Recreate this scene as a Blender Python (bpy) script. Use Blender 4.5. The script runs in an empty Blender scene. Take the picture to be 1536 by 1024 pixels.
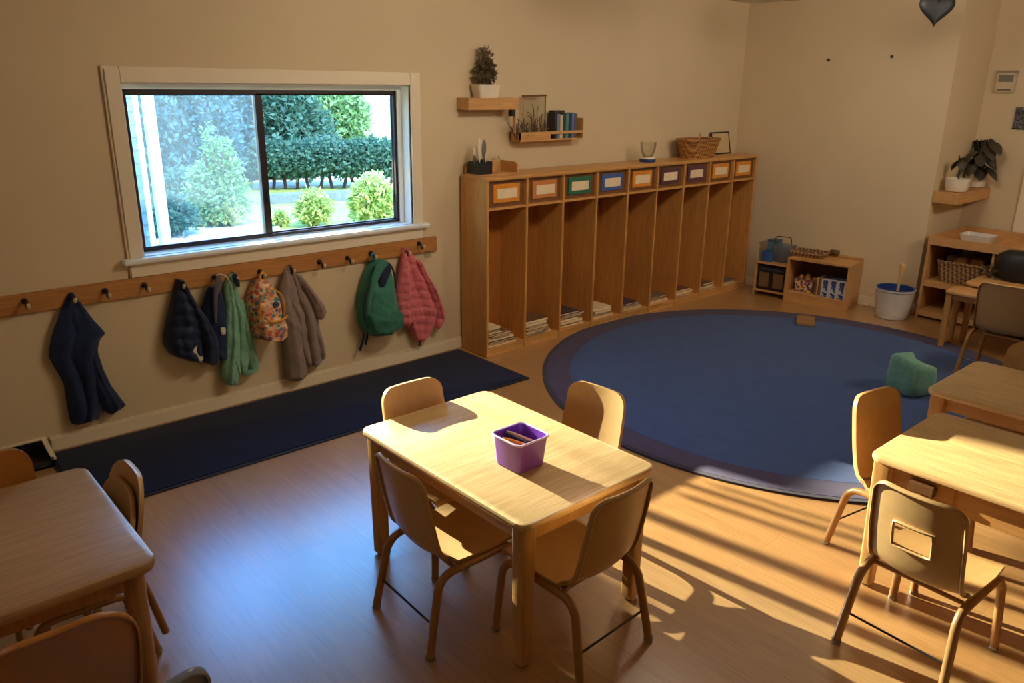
import bpy, bmesh, math, random
import numpy as np
from mathutils import Vector, Matrix, noise as mnoise
from math import sin, cos, pi, sqrt, radians as RAD, atan2, degrees
random.seed(7); RNG = np.random.default_rng(7)
S = bpy.context.scene; COL = S.collection

# ------------------------------------------------------------------ camera calibration (world metres, wall with the window is y = 0)
FPX = 1179.26; YAW, PITCH, ROLL = .7263, .3165, .0126
CAM = Vector((-3.5982, -4.3314, 1.8336))
_f = Vector((sin(YAW)*cos(PITCH), cos(YAW)*cos(PITCH), -sin(PITCH)))
_r = Vector((cos(YAW), -sin(YAW), 0)); _u = _r.cross(_f)
_r, _u = cos(ROLL)*_r+sin(ROLL)*_u, -sin(ROLL)*_r+cos(ROLL)*_u
def ray(u, v): return _r*((u-768)/FPX)+_u*((512-v)/FPX)+_f
def Zp(u, v, z=0.): d = ray(u, v); return CAM+d*((z-CAM.z)/d.z)
def Yp(u, v, y=0.): d = ray(u, v); return CAM+d*((y-CAM.y)/d.y)
def Xp(u, v, x=0.): d = ray(u, v); return CAM+d*((x-CAM.x)/d.x)
def Pp(u, v, p, n): d = ray(u, v); return CAM+d*((Vector(p)-CAM).dot(n)/d.dot(n))
def proj(P):
    q = Vector(P)-CAM; z = q.dot(_f); return (768+FPX*q.dot(_r)/z, 512-FPX*q.dot(_u)/z)
def bis(fn, a, b):
    fa = fn(a)
    for _ in range(60):
        m = (a+b)/2
        if (fn(m) > 0) == (fa > 0): a = m
        else: b = m
    return (a+b)/2
def zat(x, y, v): return bis(lambda z: proj((x, y, z))[1]-v, -1, 4)

# ------------------------------------------------------------------ object helpers
def link(o): COL.objects.link(o); return o
def thing(name, label, cat, loc=(0, 0, 0), rotz=0., group=None):
    o = link(bpy.data.objects.new(name, None)); o.location = loc; o.rotation_euler = (0, 0, rotz)
    o.empty_display_size = .05
    o['label'] = label; o['category'] = cat
    if group: o['group'] = group
    return o
def tag(o, label, cat, group=None, kind=None):
    o['label'] = label; o['category'] = cat
    if group: o['group'] = group
    if kind: o['kind'] = kind
    return o
def finish(bm, name, mat, smooth=35):
    me = bpy.data.meshes.new(name); bmesh.ops.recalc_face_normals(bm, faces=bm.faces[:]); bm.to_mesh(me); bm.free()
    if mat: me.materials.append(mat)
    if smooth:
        for p in me.polygons: p.use_smooth = True
        me.set_sharp_from_angle(angle=RAD(smooth))
    return me
def world_of(p):
    m = Matrix.Translation(p.location) @ Matrix.Rotation(p.rotation_euler.z, 4, 'Z')
    return world_of(p.parent) @ m if p.parent else m
def part(name, bm, mat, parent, world=False, smooth=35, label=None):
    if world: bmesh.ops.transform(bm, matrix=world_of(parent).inverted(), verts=bm.verts[:])
    o = link(bpy.data.objects.new(name, finish(bm, name, mat, smooth))); o.parent = parent
    if label: o['label'] = label
    return o
def solo(name, label, cat, bm, mat, group=None, smooth=35):
    xs = [v.co for v in bm.verts]
    c = Vector(((min(v.x for v in xs)+max(v.x for v in xs))/2, (min(v.y for v in xs)+max(v.y for v in xs))/2, min(v.z for v in xs)))
    bmesh.ops.translate(bm, vec=-c, verts=bm.verts[:])
    o = link(bpy.data.objects.new(name, finish(bm, name, mat, smooth))); o.location = c
    return tag(o, label, cat, group)
def struct(name, bm, mat, parent=None, smooth=0):
    o = link(bpy.data.objects.new(name, finish(bm, name, mat, smooth)))
    if parent: o.parent = parent
    else: o['kind'] = 'structure'
    return o
def copy_tree(o, parent=None):
    c = o.copy(); link(c)
    if parent: c.parent = parent
    for ch in list(o.children): copy_tree(ch, c)
    return c
# ------------------------------------------------------------------ mesh helpers
def B(): return bmesh.new()
def box(bm, x0, x1, y0, y1, z0, z1, bev=0., seg=2, mat=None):
    m = Matrix.Translation(((x0+x1)/2, (y0+y1)/2, (z0+z1)/2)) @ Matrix.Diagonal((abs(x1-x0), abs(y1-y0), abs(z1-z0), 1))
    if mat is not None: m = mat @ m
    t = bmesh.new(); bmesh.ops.create_cube(t, size=1, matrix=m)
    if bev > 0: bmesh.ops.bevel(t, geom=t.edges[:], offset=bev, segments=seg, affect='EDGES', clamp_overlap=True)
    me = bpy.data.meshes.new('t'); t.to_mesh(me); t.free(); bm.from_mesh(me); bpy.data.meshes.remove(me); return bm
def rings(bm, rs, cap0=True, cap1=True, closed=True):
    V = [[bm.verts.new(p) for p in r] for r in rs]; n = len(V[0])
    for a, b in zip(V, V[1:]):
        for i in range(n if closed else n-1):
            j = (i+1) % n; bm.faces.new((a[i], a[j], b[j], b[i]))
    if cap0: bm.faces.new(V[0][::-1])
    if cap1: bm.faces.new(V[-1])
    return bm
def tube(bm, pts, r, seg=10, cap=True):
    pts = [Vector(p) for p in pts]; n = len(pts); rr = r if isinstance(r, (list, tuple)) else [r]*n
    up = None; rs = []
    for i in range(n):
        t = (pts[min(i+1, n-1)]-pts[max(i-1, 0)]).normalized()
        if up is None: up = t.orthogonal().normalized()
        up = (up-t*up.dot(t)).normalized(); s = t.cross(up)
        rs.append([pts[i]+(up*cos(2*pi*k/seg)+s*sin(2*pi*k/seg))*rr[i] for k in range(seg)])
    return rings(bm, rs, cap, cap)
def lathe(bm, prof, c=(0, 0, 0), seg=28, sx=1, sy=1, cap0=True, cap1=True):
    return rings(bm, [[Vector(c)+Vector((r*sx*cos(2*pi*k/seg), r*sy*sin(2*pi*k/seg), z)) for k in range(seg)] for r, z in prof], cap0, cap1)
def rrect(w, l, r, n=6, cx=0, cy=0):
    o = []
    for qx, qy, a in ((1, 1, 0), (-1, 1, 90), (-1, -1, 180), (1, -1, 270)):
        for k in range(n+1):
            t = RAD(a+90*k/n); o.append((cx+qx*(w/2-r)+r*cos(t), cy+qy*(l/2-r)+r*sin(t)))
    return o
def slab(bm, w, l, r, z0, z1, bev=.008, cx=0, cy=0, n=6):
    rs = []
    for ins, z in ((bev, z0), (bev*.3, z0+bev*.3), (0, z0+bev), (0, z1-bev), (bev*.3, z1-bev*.3), (bev, z1)):
        rs.append([(x, y, z) for x, y in rrect(w-2*ins, l-2*ins, max(r-ins, .001), n, cx, cy)])
    return rings(bm, rs)
def catmull(pts, n):
    pts = [Vector(p) for p in pts]; out = []
    for i in range(len(pts)-1):
        p0, p1, p2, p3 = pts[max(i-1, 0)], pts[i], pts[i+1], pts[min(i+2, len(pts)-1)]
        for k in range(n):
            t = k/n; out.append(.5*((2*p1)+(p2-p0)*t+(2*p0-5*p1+4*p2-p3)*t*t+(3*p1-p0-3*p2+p3)*t**3))
    out.append(pts[-1]); return out
def prism(bm, outline, a, b, axis='y'):
    f = {'y': lambda p, t: (p[0], t, p[1]), 'x': lambda p, t: (t, p[0], p[1]), 'z': lambda p, t: (p[0], p[1], t)}[axis]
    return rings(bm, [[f(p, a) for p in outline], [f(p, b) for p in outline]])

# ------------------------------------------------------------------ materials
def lin(c): return tuple((x/255/12.92 if x/255 <= .04045 else ((x/255+.055)/1.055)**2.4) for x in c)+(1,)
def mk(name):
    m = bpy.data.materials.new(name); m.use_nodes = True; nt = m.node_tree; b = nt.nodes['Principled BSDF']; return m, nt, b
def N(nt, t, **k):
    n = nt.nodes.new(t)
    for a, v in k.items():
        if hasattr(n, a): setattr(n, a, v)
    return n
def mixc(nt, fac, a, b, mode='MIX'):
    n = nt.nodes.new('ShaderNodeMix'); n.data_type = 'RGBA'; n.blend_type = mode
    for sock, val in ((0, fac), (6, a), (7, b)):
        if hasattr(val, 'links'): nt.links.new(val, n.inputs[sock])
        else: n.inputs[sock].default_value = val
    return n.outputs[2]
def coords(nt, scale=(1, 1, 1), rot=(0, 0, 0)):
    tc = N(nt, 'ShaderNodeTexCoord'); mp = N(nt, 'ShaderNodeMapping'); mp.inputs['Scale'].default_value = scale; mp.inputs['Rotation'].default_value = rot
    nt.links.new(tc.outputs['Object'], mp.inputs['Vector']); return mp.outputs[0]
def noise(nt, vec, scale, detail=4, rough=.5, dist=0):
    n = N(nt, 'ShaderNodeTexNoise'); n.inputs['Scale'].default_value = scale; n.inputs['Detail'].default_value = detail
    n.inputs['Roughness'].default_value = rough; n.inputs['Distortion'].default_value = dist
    if vec is not None: nt.links.new(vec, n.inputs['Vector'])
    return n.outputs['Fac']
def ramp(nt, fac, stops):
    r = N(nt, 'ShaderNodeValToRGB'); e = r.color_ramp.elements
    while len(e) < len(stops): e.new(.5)
    for el, (p, c) in zip(e, stops): el.position = p; el.color = c
    nt.links.new(fac, r.inputs['Fac']); return r.outputs['Color']
def bump(nt, b, h, st=.2, d=.002):
    n = N(nt, 'ShaderNodeBump'); n.inputs['Strength'].default_value = st; n.inputs['Distance'].default_value = d
    nt.links.new(h, n.inputs['Height']); nt.links.new(n.outputs[0], b.inputs['Normal'])
def plain(name, rgb, rough=.5, var=.06, scale=14, metal=0., bmp=0., spec=.5):
    m, nt, b = mk(name); c = lin(rgb); v = coords(nt); f = noise(nt, v, scale)
    d = tuple(x*(1-var*2) for x in c[:3])+(1,); l = tuple(min(1, x*(1+var*2)) for x in c[:3])+(1,)
    nt.links.new(ramp(nt, f, [(.25, d), (.75, l)]), b.inputs['Base Color'])
    b.inputs['Roughness'].default_value = rough; b.inputs['Metallic'].default_value = metal; b.inputs['Specular IOR Level'].default_value = spec
    if bmp: bump(nt, b, noise(nt, v, scale*8), bmp)
    return m
def wood(name, lo, hi, axis='x', rough=.38, sc=1., spec=.5):
    m, nt, b = mk(name); s = {'x': (1.6, 22, 22), 'y': (22, 1.6, 22), 'z': (22, 22, 1.6)}[axis]
    v = coords(nt, tuple(x*sc for x in s)); f1 = noise(nt, v, 1.3, 5, .6, .8)
    v2 = coords(nt, tuple(x*sc*4 for x in s)); f2 = noise(nt, v2, 1.2, 3, .6)
    c1 = ramp(nt, f1, [(.3, lin(lo)), (.7, lin(hi))])
    c2 = mixc(nt, .35, c1, ramp(nt, f2, [(.38, lin(tuple(int(x*.86) for x in lo))), (.62, lin(hi))]))
    nt.links.new(c2, b.inputs['Base Color']); b.inputs['Roughness'].default_value = rough; b.inputs['Specular IOR Level'].default_value = spec
    bump(nt, b, f2, .06, .001); return m
def fabric(name, rgb, rough=.85, var=.1, bm_=.3, sc=260, sheen=.2):
    m, nt, b = mk(name); c = lin(rgb); v = coords(nt); f = noise(nt, v, 9, 4); w = noise(nt, v, sc, 2)
    nt.links.new(mixc(nt, .35, ramp(nt, f, [(.3, tuple(x*(1-2*var) for x in c[:3])+(1,)), (.7, tuple(min(1, x*(1+2*var)) for x in c[:3])+(1,))]),
                      ramp(nt, w, [(.3, tuple(x*.6 for x in c[:3])+(1,)), (.7, tuple(min(1, x*1.4) for x in c[:3])+(1,))])), b.inputs['Base Color'])
    b.inputs['Roughness'].default_value = rough; b.inputs['Sheen Weight'].default_value = sheen; b.inputs['Specular IOR Level'].default_value = .25
    bump(nt, b, w, bm_, .001); return m
def foliage_mat(name, lo, hi, trans=.35):
    m, nt, b = mk(name); v = coords(nt); f = noise(nt, v, 7, 3); c = ramp(nt, f, [(.3, lin(lo)), (.7, lin(hi))])
    nt.links.new(c, b.inputs['Base Color']); b.inputs['Roughness'].default_value = .55
    t = N(nt, 'ShaderNodeBsdfTranslucent'); nt.links.new(c, t.inputs['Color']); mx = N(nt, 'ShaderNodeMixShader'); mx.inputs[0].default_value = trans
    nt.links.new(b.outputs[0], mx.inputs[1]); nt.links.new(t.outputs[0], mx.inputs[2]); nt.links.new(mx.outputs[0], nt.nodes['Material Output'].inputs[0]); return m
def emis(name, rgb, st):
    m, nt, b = mk(name); b.inputs['Base Color'].default_value = (.8, .8, .8, 1); b.inputs['Emission Color'].default_value = rgb+(1,); b.inputs['Emission Strength'].default_value = st; return m
def paint(name, rgb, rough=.8, spec=.3):
    m, nt, b = mk(name); v = coords(nt); f = noise(nt, v, 1.3, 3); c = lin(rgb)
    nt.links.new(ramp(nt, f, [(.3, tuple(x*.95 for x in c[:3])+(1,)), (.7, tuple(min(1, x*1.04) for x in c[:3])+(1,))]), b.inputs['Base Color'])
    b.inputs['Roughness'].default_value = rough; b.inputs['Specular IOR Level'].default_value = spec
    bump(nt, b, noise(nt, v, 180, 3), .08, .001); return m
def floor_mat():
    m, nt, b = mk('oak_plank_vinyl'); tc = N(nt, 'ShaderNodeTexCoord'); sp = N(nt, 'ShaderNodeSeparateXYZ'); cb = N(nt, 'ShaderNodeCombineXYZ')
    nt.links.new(tc.outputs['Object'], sp.inputs[0]); nt.links.new(sp.outputs['Y'], cb.inputs['X']); nt.links.new(sp.outputs['X'], cb.inputs['Y'])
    br = N(nt, 'ShaderNodeTexBrick'); nt.links.new(cb.outputs[0], br.inputs['Vector']); br.offset = .37; br.offset_frequency = 2
    for k, v in (('Scale', 1), ('Mortar Size', .0012), ('Mortar Smooth', .2), ('Bias', 0), ('Brick Width', 1.22), ('Row Height', .152)): br.inputs[k].default_value = v
    br.inputs['Color1'].default_value = lin(FLOOR_A); br.inputs['Color2'].default_value = lin(FLOOR_B); br.inputs['Mortar'].default_value = lin((92, 62, 32))
    v = coords(nt, (14, 1.1, 1)); g = noise(nt, v, 1.5, 5, .62, .8); v2 = coords(nt, (120, 5, 1)); g2 = noise(nt, v2, 1.2, 3)
    c = mixc(nt, .55, br.outputs['Color'], ramp(nt, g, [(.3, lin((160, 114, 62))), (.7, lin((190, 144, 86)))]))
    c = mixc(nt, .12, c, ramp(nt, g2, [(.35, lin((120, 80, 40))), (.65, lin((225, 180, 120)))]))
    nt.links.new(c, b.inputs['Base Color'])
    nt.links.new(ramp(nt, g, [(.3, (FLOOR_R-.04,)*3+(1,)), (.7, (FLOOR_R+.05,)*3+(1,))]), b.inputs['Roughness']); b.inputs['Specular IOR Level'].default_value = FLOOR_SPEC; b.inputs['Coat Weight'].default_value = 1.; b.inputs['Coat IOR'].default_value = 2.05; b.inputs['Coat Roughness'].default_value = .27
    h = mixc(nt, .5, br.outputs['Fac'], g2); n = N(nt, 'ShaderNodeBump'); n.invert = True; n.inputs['Strength'].default_value = .12; n.inputs['Distance'].default_value = .001
    nt.links.new(h, n.inputs['Height']); nt.links.new(n.outputs[0], b.inputs['Normal']); return m
FLOOR_A, FLOOR_B = (188, 140, 82), (170, 122, 68); FLOOR_R, FLOOR_SPEC = .38, .6
M = {}
M['wall'] = paint('cream_wall_paint', (214, 193, 156)); M['ceil'] = paint('ceiling_white', (225, 215, 195)); M['trim'] = paint('trim_white', (232, 216, 186), .5, .4)
M['reveal'] = paint('window_reveal_white', (238, 238, 230), .45, .4)
M['floor'] = floor_mat()
M['bronze'] = plain('bronze_aluminium', (48, 38, 36), .4, .05, metal=.4)
M['table'] = wood('table_oak_laminate', (206, 162, 102), (230, 192, 134), 'x', .33)
M['table_y'] = wood('table_oak_laminate_long', (206, 164, 104), (228, 192, 132), 'y', .36)
M['table_edge'] = wood('table_edge_band', (176, 124, 66), (196, 144, 82), 'y', .4)
M['leg_w'] = wood('table_leg_wood', (182, 128, 66), (206, 154, 88), 'z', .4)
M['birch'] = wood('birch_ply_top', (176, 136, 92), (200, 160, 112), 'x', .33, .8)
M['birch_z'] = wood('birch_leg', (170, 122, 72), (194, 146, 92), 'z', .4)
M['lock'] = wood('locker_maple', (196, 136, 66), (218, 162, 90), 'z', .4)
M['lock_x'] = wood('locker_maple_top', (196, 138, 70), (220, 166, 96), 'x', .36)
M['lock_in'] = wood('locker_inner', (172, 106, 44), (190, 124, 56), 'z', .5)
M['lock_dark'] = wood('locker_bin_brown', (112, 70, 34), (128, 84, 44), 'x', .5)
M['rail'] = wood('coat_rail_oak', (172, 112, 54), (196, 136, 72), 'x', .42)
M['shelfw'] = wood('shelf_pine', (196, 140, 78), (214, 164, 100), 'x', .5)
M['cabw'] = wood('cabinet_maple', (196, 142, 82), (214, 164, 104), 'x', .42)
M['plast'] = plain('tan_chair_plastic', (196, 152, 94), .36, .03, 30, bmp=.03)
M['plast2'] = plain('amber_chair_shell', (190, 122, 52), .32, .05, 9)
M['plast_sky'] = plain('sky_sheen_chair_shell', (150, 158, 185), .28, .03)  # blue sky reflection put into the shell colour
M['tubem'] = plain('brown_chair_tube', (166, 118, 66), .35, .05, metal=.15)
M['glide'] = plain('steel_glide', (170, 165, 155), .25, .04, metal=.9)
M['steel'] = plain('dark_steel', (60, 55, 52), .35, .05, metal=.7)
M['black'] = plain('matte_black', (24, 23, 25), .5, .05); M['blackhook'] = plain('black_hook', (32, 24, 22), .35, .05)
M['ivory'] = plain('ivory_peg', (222, 200, 160), .35, .05)
M['mat'] = fabric('navy_mat_pile', (20, 30, 56), .95, .06, .5, 400, .05)
M['rubber'] = plain('mat_rubber_edge', (22, 26, 40), .7, .05)
M['rug'] = fabric('rug_blue_pile', (56, 80, 128), .95, .06, .5, 320, .15); M['rugring'] = fabric('rug_plum_border', (68, 60, 88), .95, .1, .5, 320, .15)
M['rugedge'] = fabric('rug_binding', (44, 36, 50), .9)
M['navy'] = fabric('navy_cotton', (26, 40, 74), .8); M['navyp'] = fabric('navy_nylon', (22, 34, 66), .5, .08, .1, 60)
M['greenj'] = fabric('sage_green_nylon', (126, 176, 148), .6, .06, .1, 60); M['greenb'] = fabric('green_canvas', (58, 122, 100), .75); M['greenb2'] = fabric('green_canvas_dark', (46, 104, 84), .75)
M['grey'] = fabric('taupe_grey_cotton', (142, 122, 112), .8); M['pink'] = fabric('pink_nylon', (202, 104, 108), .6, .06, .1, 60)
M['mustard'] = fabric('mustard_tape', (222, 160, 56), .7); M['greystrap'] = fabric('grey_webbing', (92, 88, 96), .8); M['patch'] = plain('cream_patch', (222, 208, 180), .6); M['paper'] = plain('paper_card', (238, 214, 172), .7, .03)
M['purple'] = plain('purple_plastic', (134, 72, 180), .3, .04, spec=.6)
M['white'] = plain('white_ceramic', (226, 214, 190), .35, .04); M['tubp'] = plain('translucent_tub_plastic', (212, 206, 196), .3, .04); M['bluep'] = plain('blue_plastic', (36, 64, 130), .4, .05)
M['soil'] = plain('dark_soil', (42, 32, 26), .9, .15, 60); M['pouf'] = fabric('mint_vinyl_pouf', (122, 174, 148), .6, .05, .1, 60)
M['darkplant'] = foliage_mat('dark_plant_leaf', (44, 37, 30), (82, 72, 56), .1); M['dryplant'] = foliage_mat('dry_brown_leaf', (96, 78, 58), (150, 126, 96), .15)
M['twig'] = plain('dry_twig', (98, 76, 54), .8, .12); M['walnut'] = wood('walnut_block', (96, 62, 34), (120, 82, 48), 'x')
M['acryl'] = None
def glass(name, tint, gl=.5, haze=None, hz=0.):
    m, nt, b = mk(name); nt.nodes.remove(b); t = N(nt, 'ShaderNodeBsdfTransparent'); t.inputs[0].default_value = tint+(1,)
    g = N(nt, 'ShaderNodeBsdfGlossy'); g.inputs['Roughness'].default_value = .03; lw = N(nt, 'ShaderNodeLayerWeight'); lw.inputs[0].default_value = .25
    mu = N(nt, 'ShaderNodeMath', operation='MULTIPLY'); mu.inputs[1].default_value = gl; nt.links.new(lw.outputs['Fresnel'], mu.inputs[0])
    mx = N(nt, 'ShaderNodeMixShader'); nt.links.new(mu.outputs[0], mx.inputs[0]); nt.links.new(t.outputs[0], mx.inputs[1]); nt.links.new(g.outputs[0], mx.inputs[2]); out = mx
    if haze:
        d = N(nt, 'ShaderNodeBsdfTranslucent'); d.inputs[0].default_value = haze+(1,); m2 = N(nt, 'ShaderNodeMixShader')
        f = noise(nt, coords(nt, (3, 3, 1)), 1.5, 3); r = ramp(nt, f, [(.3, (hz*.7,)*3+(1,)), (.75, (hz*1.35,)*3+(1,))]); nt.links.new(r, m2.inputs[0])
        nt.links.new(out.outputs[0], m2.inputs[1]); nt.links.new(d.outputs[0], m2.inputs[2]); out = m2
    nt.links.new(out.outputs[0], nt.nodes['Material Output'].inputs[0]); return m
M['glass'] = glass('clear_pane', (.93, .96, .95)); M['glassL'] = glass('hazy_screened_pane', (.84, .92, .97), .5, (.5, .78, 1.), .017)
M['acryl'] = glass('clear_acrylic', (.93, .93, .91), .35, (.8, .78, .74), .12); M['vase'] = glass('clear_vase_glass', (.96, .96, .94), .7, (.8, .78, .74), .06)
def weave(name, lo, hi, sc=27):
    m, nt, b = mk(name); v = coords(nt); w = N(nt, 'ShaderNodeTexWave'); w.bands_direction = 'Z'; w.inputs['Scale'].default_value = sc; w.inputs['Distortion'].default_value = 1.2; w.inputs['Detail Scale'].default_value = 6
    nt.links.new(v, w.inputs['Vector']); w2 = N(nt, 'ShaderNodeTexWave'); w2.bands_direction = 'DIAGONAL'; w2.inputs['Scale'].default_value = 19; w2.inputs['Distortion'].default_value = 1; nt.links.new(coords(nt, (1, 1, 0)), w2.inputs['Vector']); k = mixc(nt, .35, mixc(nt, .5, w.outputs['Fac'], w2.outputs['Fac']), noise(nt, v, 60, 2))
    nt.links.new(ramp(nt, k, [(.38, lin(lo)), (.62, lin(hi))]), b.inputs['Base Color']); b.inputs['Roughness'].default_value = .6; bump(nt, b, k, .6, .004); return m
M['wicker'] = weave('wicker', (104, 62, 24), (200, 142, 74)); M['wicker2'] = weave('wicker_grey', (78, 50, 26), (186, 142, 90))
def floral():
    m, nt, b = mk('floral_print'); v = coords(nt); vo = N(nt, 'ShaderNodeTexVoronoi'); vo.inputs['Scale'].default_value = 46; nt.links.new(v, vo.inputs['Vector'])
    sp = N(nt, 'ShaderNodeSeparateColor'); nt.links.new(vo.outputs['Color'], sp.inputs[0])
    r = N(nt, 'ShaderNodeValToRGB'); r.color_ramp.interpolation = 'CONSTANT'; e = r.color_ramp.elements
    cs = [(206, 96, 70), (232, 170, 90), (66, 136, 130), (214, 140, 110), (236, 200, 150), (190, 90, 90), (84, 112, 140)]
    while len(e) < len(cs): e.new(.5)
    for i, c in enumerate(cs): e[i].position = i/len(cs); e[i].color = lin(c)
    nt.links.new(sp.outputs[0], r.inputs[0]); mask = ramp(nt, vo.outputs['Distance'], [(.58, (1, 1, 1, 1)), (.64, (0, 0, 0, 1))])
    nt.links.new(mixc(nt, mask, lin((214, 178, 134)), r.outputs[0]), b.inputs['Base Color']); b.inputs['Roughness'].default_value = .7; return m
M['floral'] = floral()
def colmat(rgb, rough=.5, _c={}):
    k = (rgb, rough)
    if k not in _c: _c[k] = plain('colour_%d_%d_%d' % rgb, rgb, rough, .04)
    return _c[k]
# ================================================================== ROOM
CX, ANG = 3.05, RAD(8)                     # far corner and the slight turn of the right wall
TD = Vector((sin(ANG), -cos(ANG), 0)); ND = Vector((-cos(ANG), -sin(ANG), 0))
def WB(t, n=0., z=0.): return Vector((CX, 0, 0))+TD*t+ND*n+Vector((0, 0, z))
def tB(u, n, z): return bis(lambda t: proj(WB(t, n, z))[0]-u, -.5, 3.5)
ROTB = atan2(TD.y, TD.x)
H = 2.545; WX0, WX1, WZ0, WZ1 = -2.36, -.645, .945, 1.822
XL, YR, TH = -5.6, -7.4, .16
TC = tB(1422, 0, 1.7); CC = WB(TC); XA = Yp(1480, 118, CC.y).x
b = B(); box(b, XL, XA+.2, YR, .0, -.05, 0); struct('floor', b, M['floor'])
b = B(); box(b, XL, XA+.2, YR, TH, H, H+.08); struct('ceiling', b, M['ceil'])
b = B()
box(b, XL, WX0, 0, TH, -.4, H); box(b, WX1, XA+.2, 0, TH, -.4, H); box(b, WX0, WX1, 0, TH, -.4, WZ0); box(b, WX0, WX1, 0, TH, WZ1, H)
struct('wall_front', b, M['wall'])
b = B(); prism(b, [tuple(WB(0).xy), tuple(CC.xy), (CC.x+.02, CC.y+.001), (XA+.1, CC.y+.001), (XA+.1, 0)], 0, H, 'z'); struct('wall_right', b, M['wall'])
b = B(); box(b, XA, XA+.1, YR, CC.y, 0, H); struct('wall_alcove', b, M['wall'])
b = B(); box(b, XL-.1, XL, YR, TH, 0, H); struct('wall_left', b, M['wall'])
b = B(); box(b, XL-.1, XA+.2, YR-.1, YR, 0, H); struct('wall_rear', b, M['wall'])
b = B(); box(b, -2.93, CX-.01, -.014, 0, 0, .072, .004); box(b, -2.93, CX-.01, -.009, 0, .072, .082, .003); struct('baseboard_front', b, M['trim'], smooth=35)
RB = Matrix.Translation((CX, 0, 0)) @ Matrix.Rotation(ROTB, 4, 'Z')
b = B(); box(b, .02, TC, -.014, 0, 0, .085, .004, mat=RB); struct('baseboard_right', b, M['trim'], smooth=35)
b = B(); box(b, CC.x, XA, CC.y-.014, CC.y, 0, .085, .004); struct('baseboard_alcove', b, M['trim'], smooth=35)
b = B(); tx = Xp(1533, 280, XA).y; box(b, XA-.02, XA, tx-.09, tx, 0, 2.1, .004); struct('trim_1', b, M['trim'], smooth=35)
# ---- window
win = link(bpy.data.objects.new('window_1', None)); win['kind'] = 'structure'; win.location = ((WX0+WX1)/2, 0, WZ0)
ox0, ox1, oz1 = -2.438, -.568, 1.893
b = B()
for lay, (ins, y) in enumerate(((0, -.014), (.012, -.022), (.05, -.017))):
    x0, x1, z1 = ox0+ins, ox1-ins, oz1-ins
    box(b, x0, WX0+.004, y, 0, WZ0-.0, z1, .003); box(b, WX1-.004, x1, y, 0, WZ0-.0, z1, .003); box(b, WX0+.004, WX1-.004, y, 0, WZ1-.004, z1, .003)
part('window_casing', b, M['trim'], win, True)
b = B(); box(b, ox0-.03, ox1+.03, -.055, 0, WZ0-.028, WZ0, .008); box(b, WX0, WX1, 0, TH-.03, WZ0-.02, WZ0+.002)
part('window_stool', b, M['reveal'], win, True)
b = B(); box(b, ox0+.005, ox1-.005, -.018, 0, WZ0-.105, WZ0-.028, .006); part('window_apron', b, M['trim'], win, True)
b = B(); box(b, WX0, WX0+.012, 0, TH, WZ0, WZ1); box(b, WX1-.012, WX1, 0, TH, WZ0, WZ1); box(b, WX0, WX1, 0, TH, WZ1-.012, WZ1)
part('window_reveal', b, M['reveal'], win, True)
fx0, fx1, fz0, fz1 = -2.335, -.69, .952, 1.785; YF = .085; xm = -1.60
b = B(); box(b, WX0, fx0, YF-.01, YF+.04, WZ0, WZ1); box(b, fx1, WX1, YF-.01, YF+.04, WZ0, WZ1); box(b, fx0, fx1, YF-.01, YF+.04, fz1, WZ1-.005); part('window_liner', b, M['reveal'], win, True)
b = B(); t_ = .022
box(b, fx0, fx1, YF, YF+.045, fz0, fz0+t_*.8, .002); box(b, fx0, fx1, YF, YF+.045, fz1-t_, fz1, .002); box(b, fx0, fx0+t_, YF, YF+.045, fz0, fz1, .002); box(b, fx1-t_*.8, fx1, YF, YF+.045, fz0, fz1, .002)
part('window_frame', b, M['bronze'], win, True)
def sash(x0, x1, y, name, st):
    q = B(); box(q, x0, x0+st[0], y, y+.018, fz0+.012, fz1-.014, .002); box(q, x1-st[1], x1, y, y+.018, fz0+.012, fz1-.014, .002)
    box(q, x0, x1, y, y+.018, fz0+.012, fz0+.024, .002); box(q, x0, x1, y, y+.018, fz1-.03, fz1-.014, .002); return part(name, q, M['bronze'], win, True)
s1 = sash(fx0+.015, xm+.015, YF+.004, 'sliding_sash', (.012, .04)); s2 = sash(xm-.028, fx1-.01, YF+.026, 'fixed_sash', (.042, .01))
b = B(); box(b, fx0+.02, xm, YF+.011, YF+.015, fz0+.02, fz1-.02); part('pane', b, M['glassL'], s1, True, label='hazy bluish left pane')
b = B(); box(b, xm, fx1-.015, YF+.033, YF+.037, fz0+.02, fz1-.02); part('pane', b, M['glass'], s2, True, label='clear right pane')
b = B(); box(b, xm-.012, xm+.006, YF-.006, YF+.004, fz0+.2, fz0+.27, .003); box(b, xm-.008, xm+.001, YF-.014, YF-.006, fz0+.215, fz0+.24, .002); part('latch', b, M['steel'], win, True)
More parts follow.
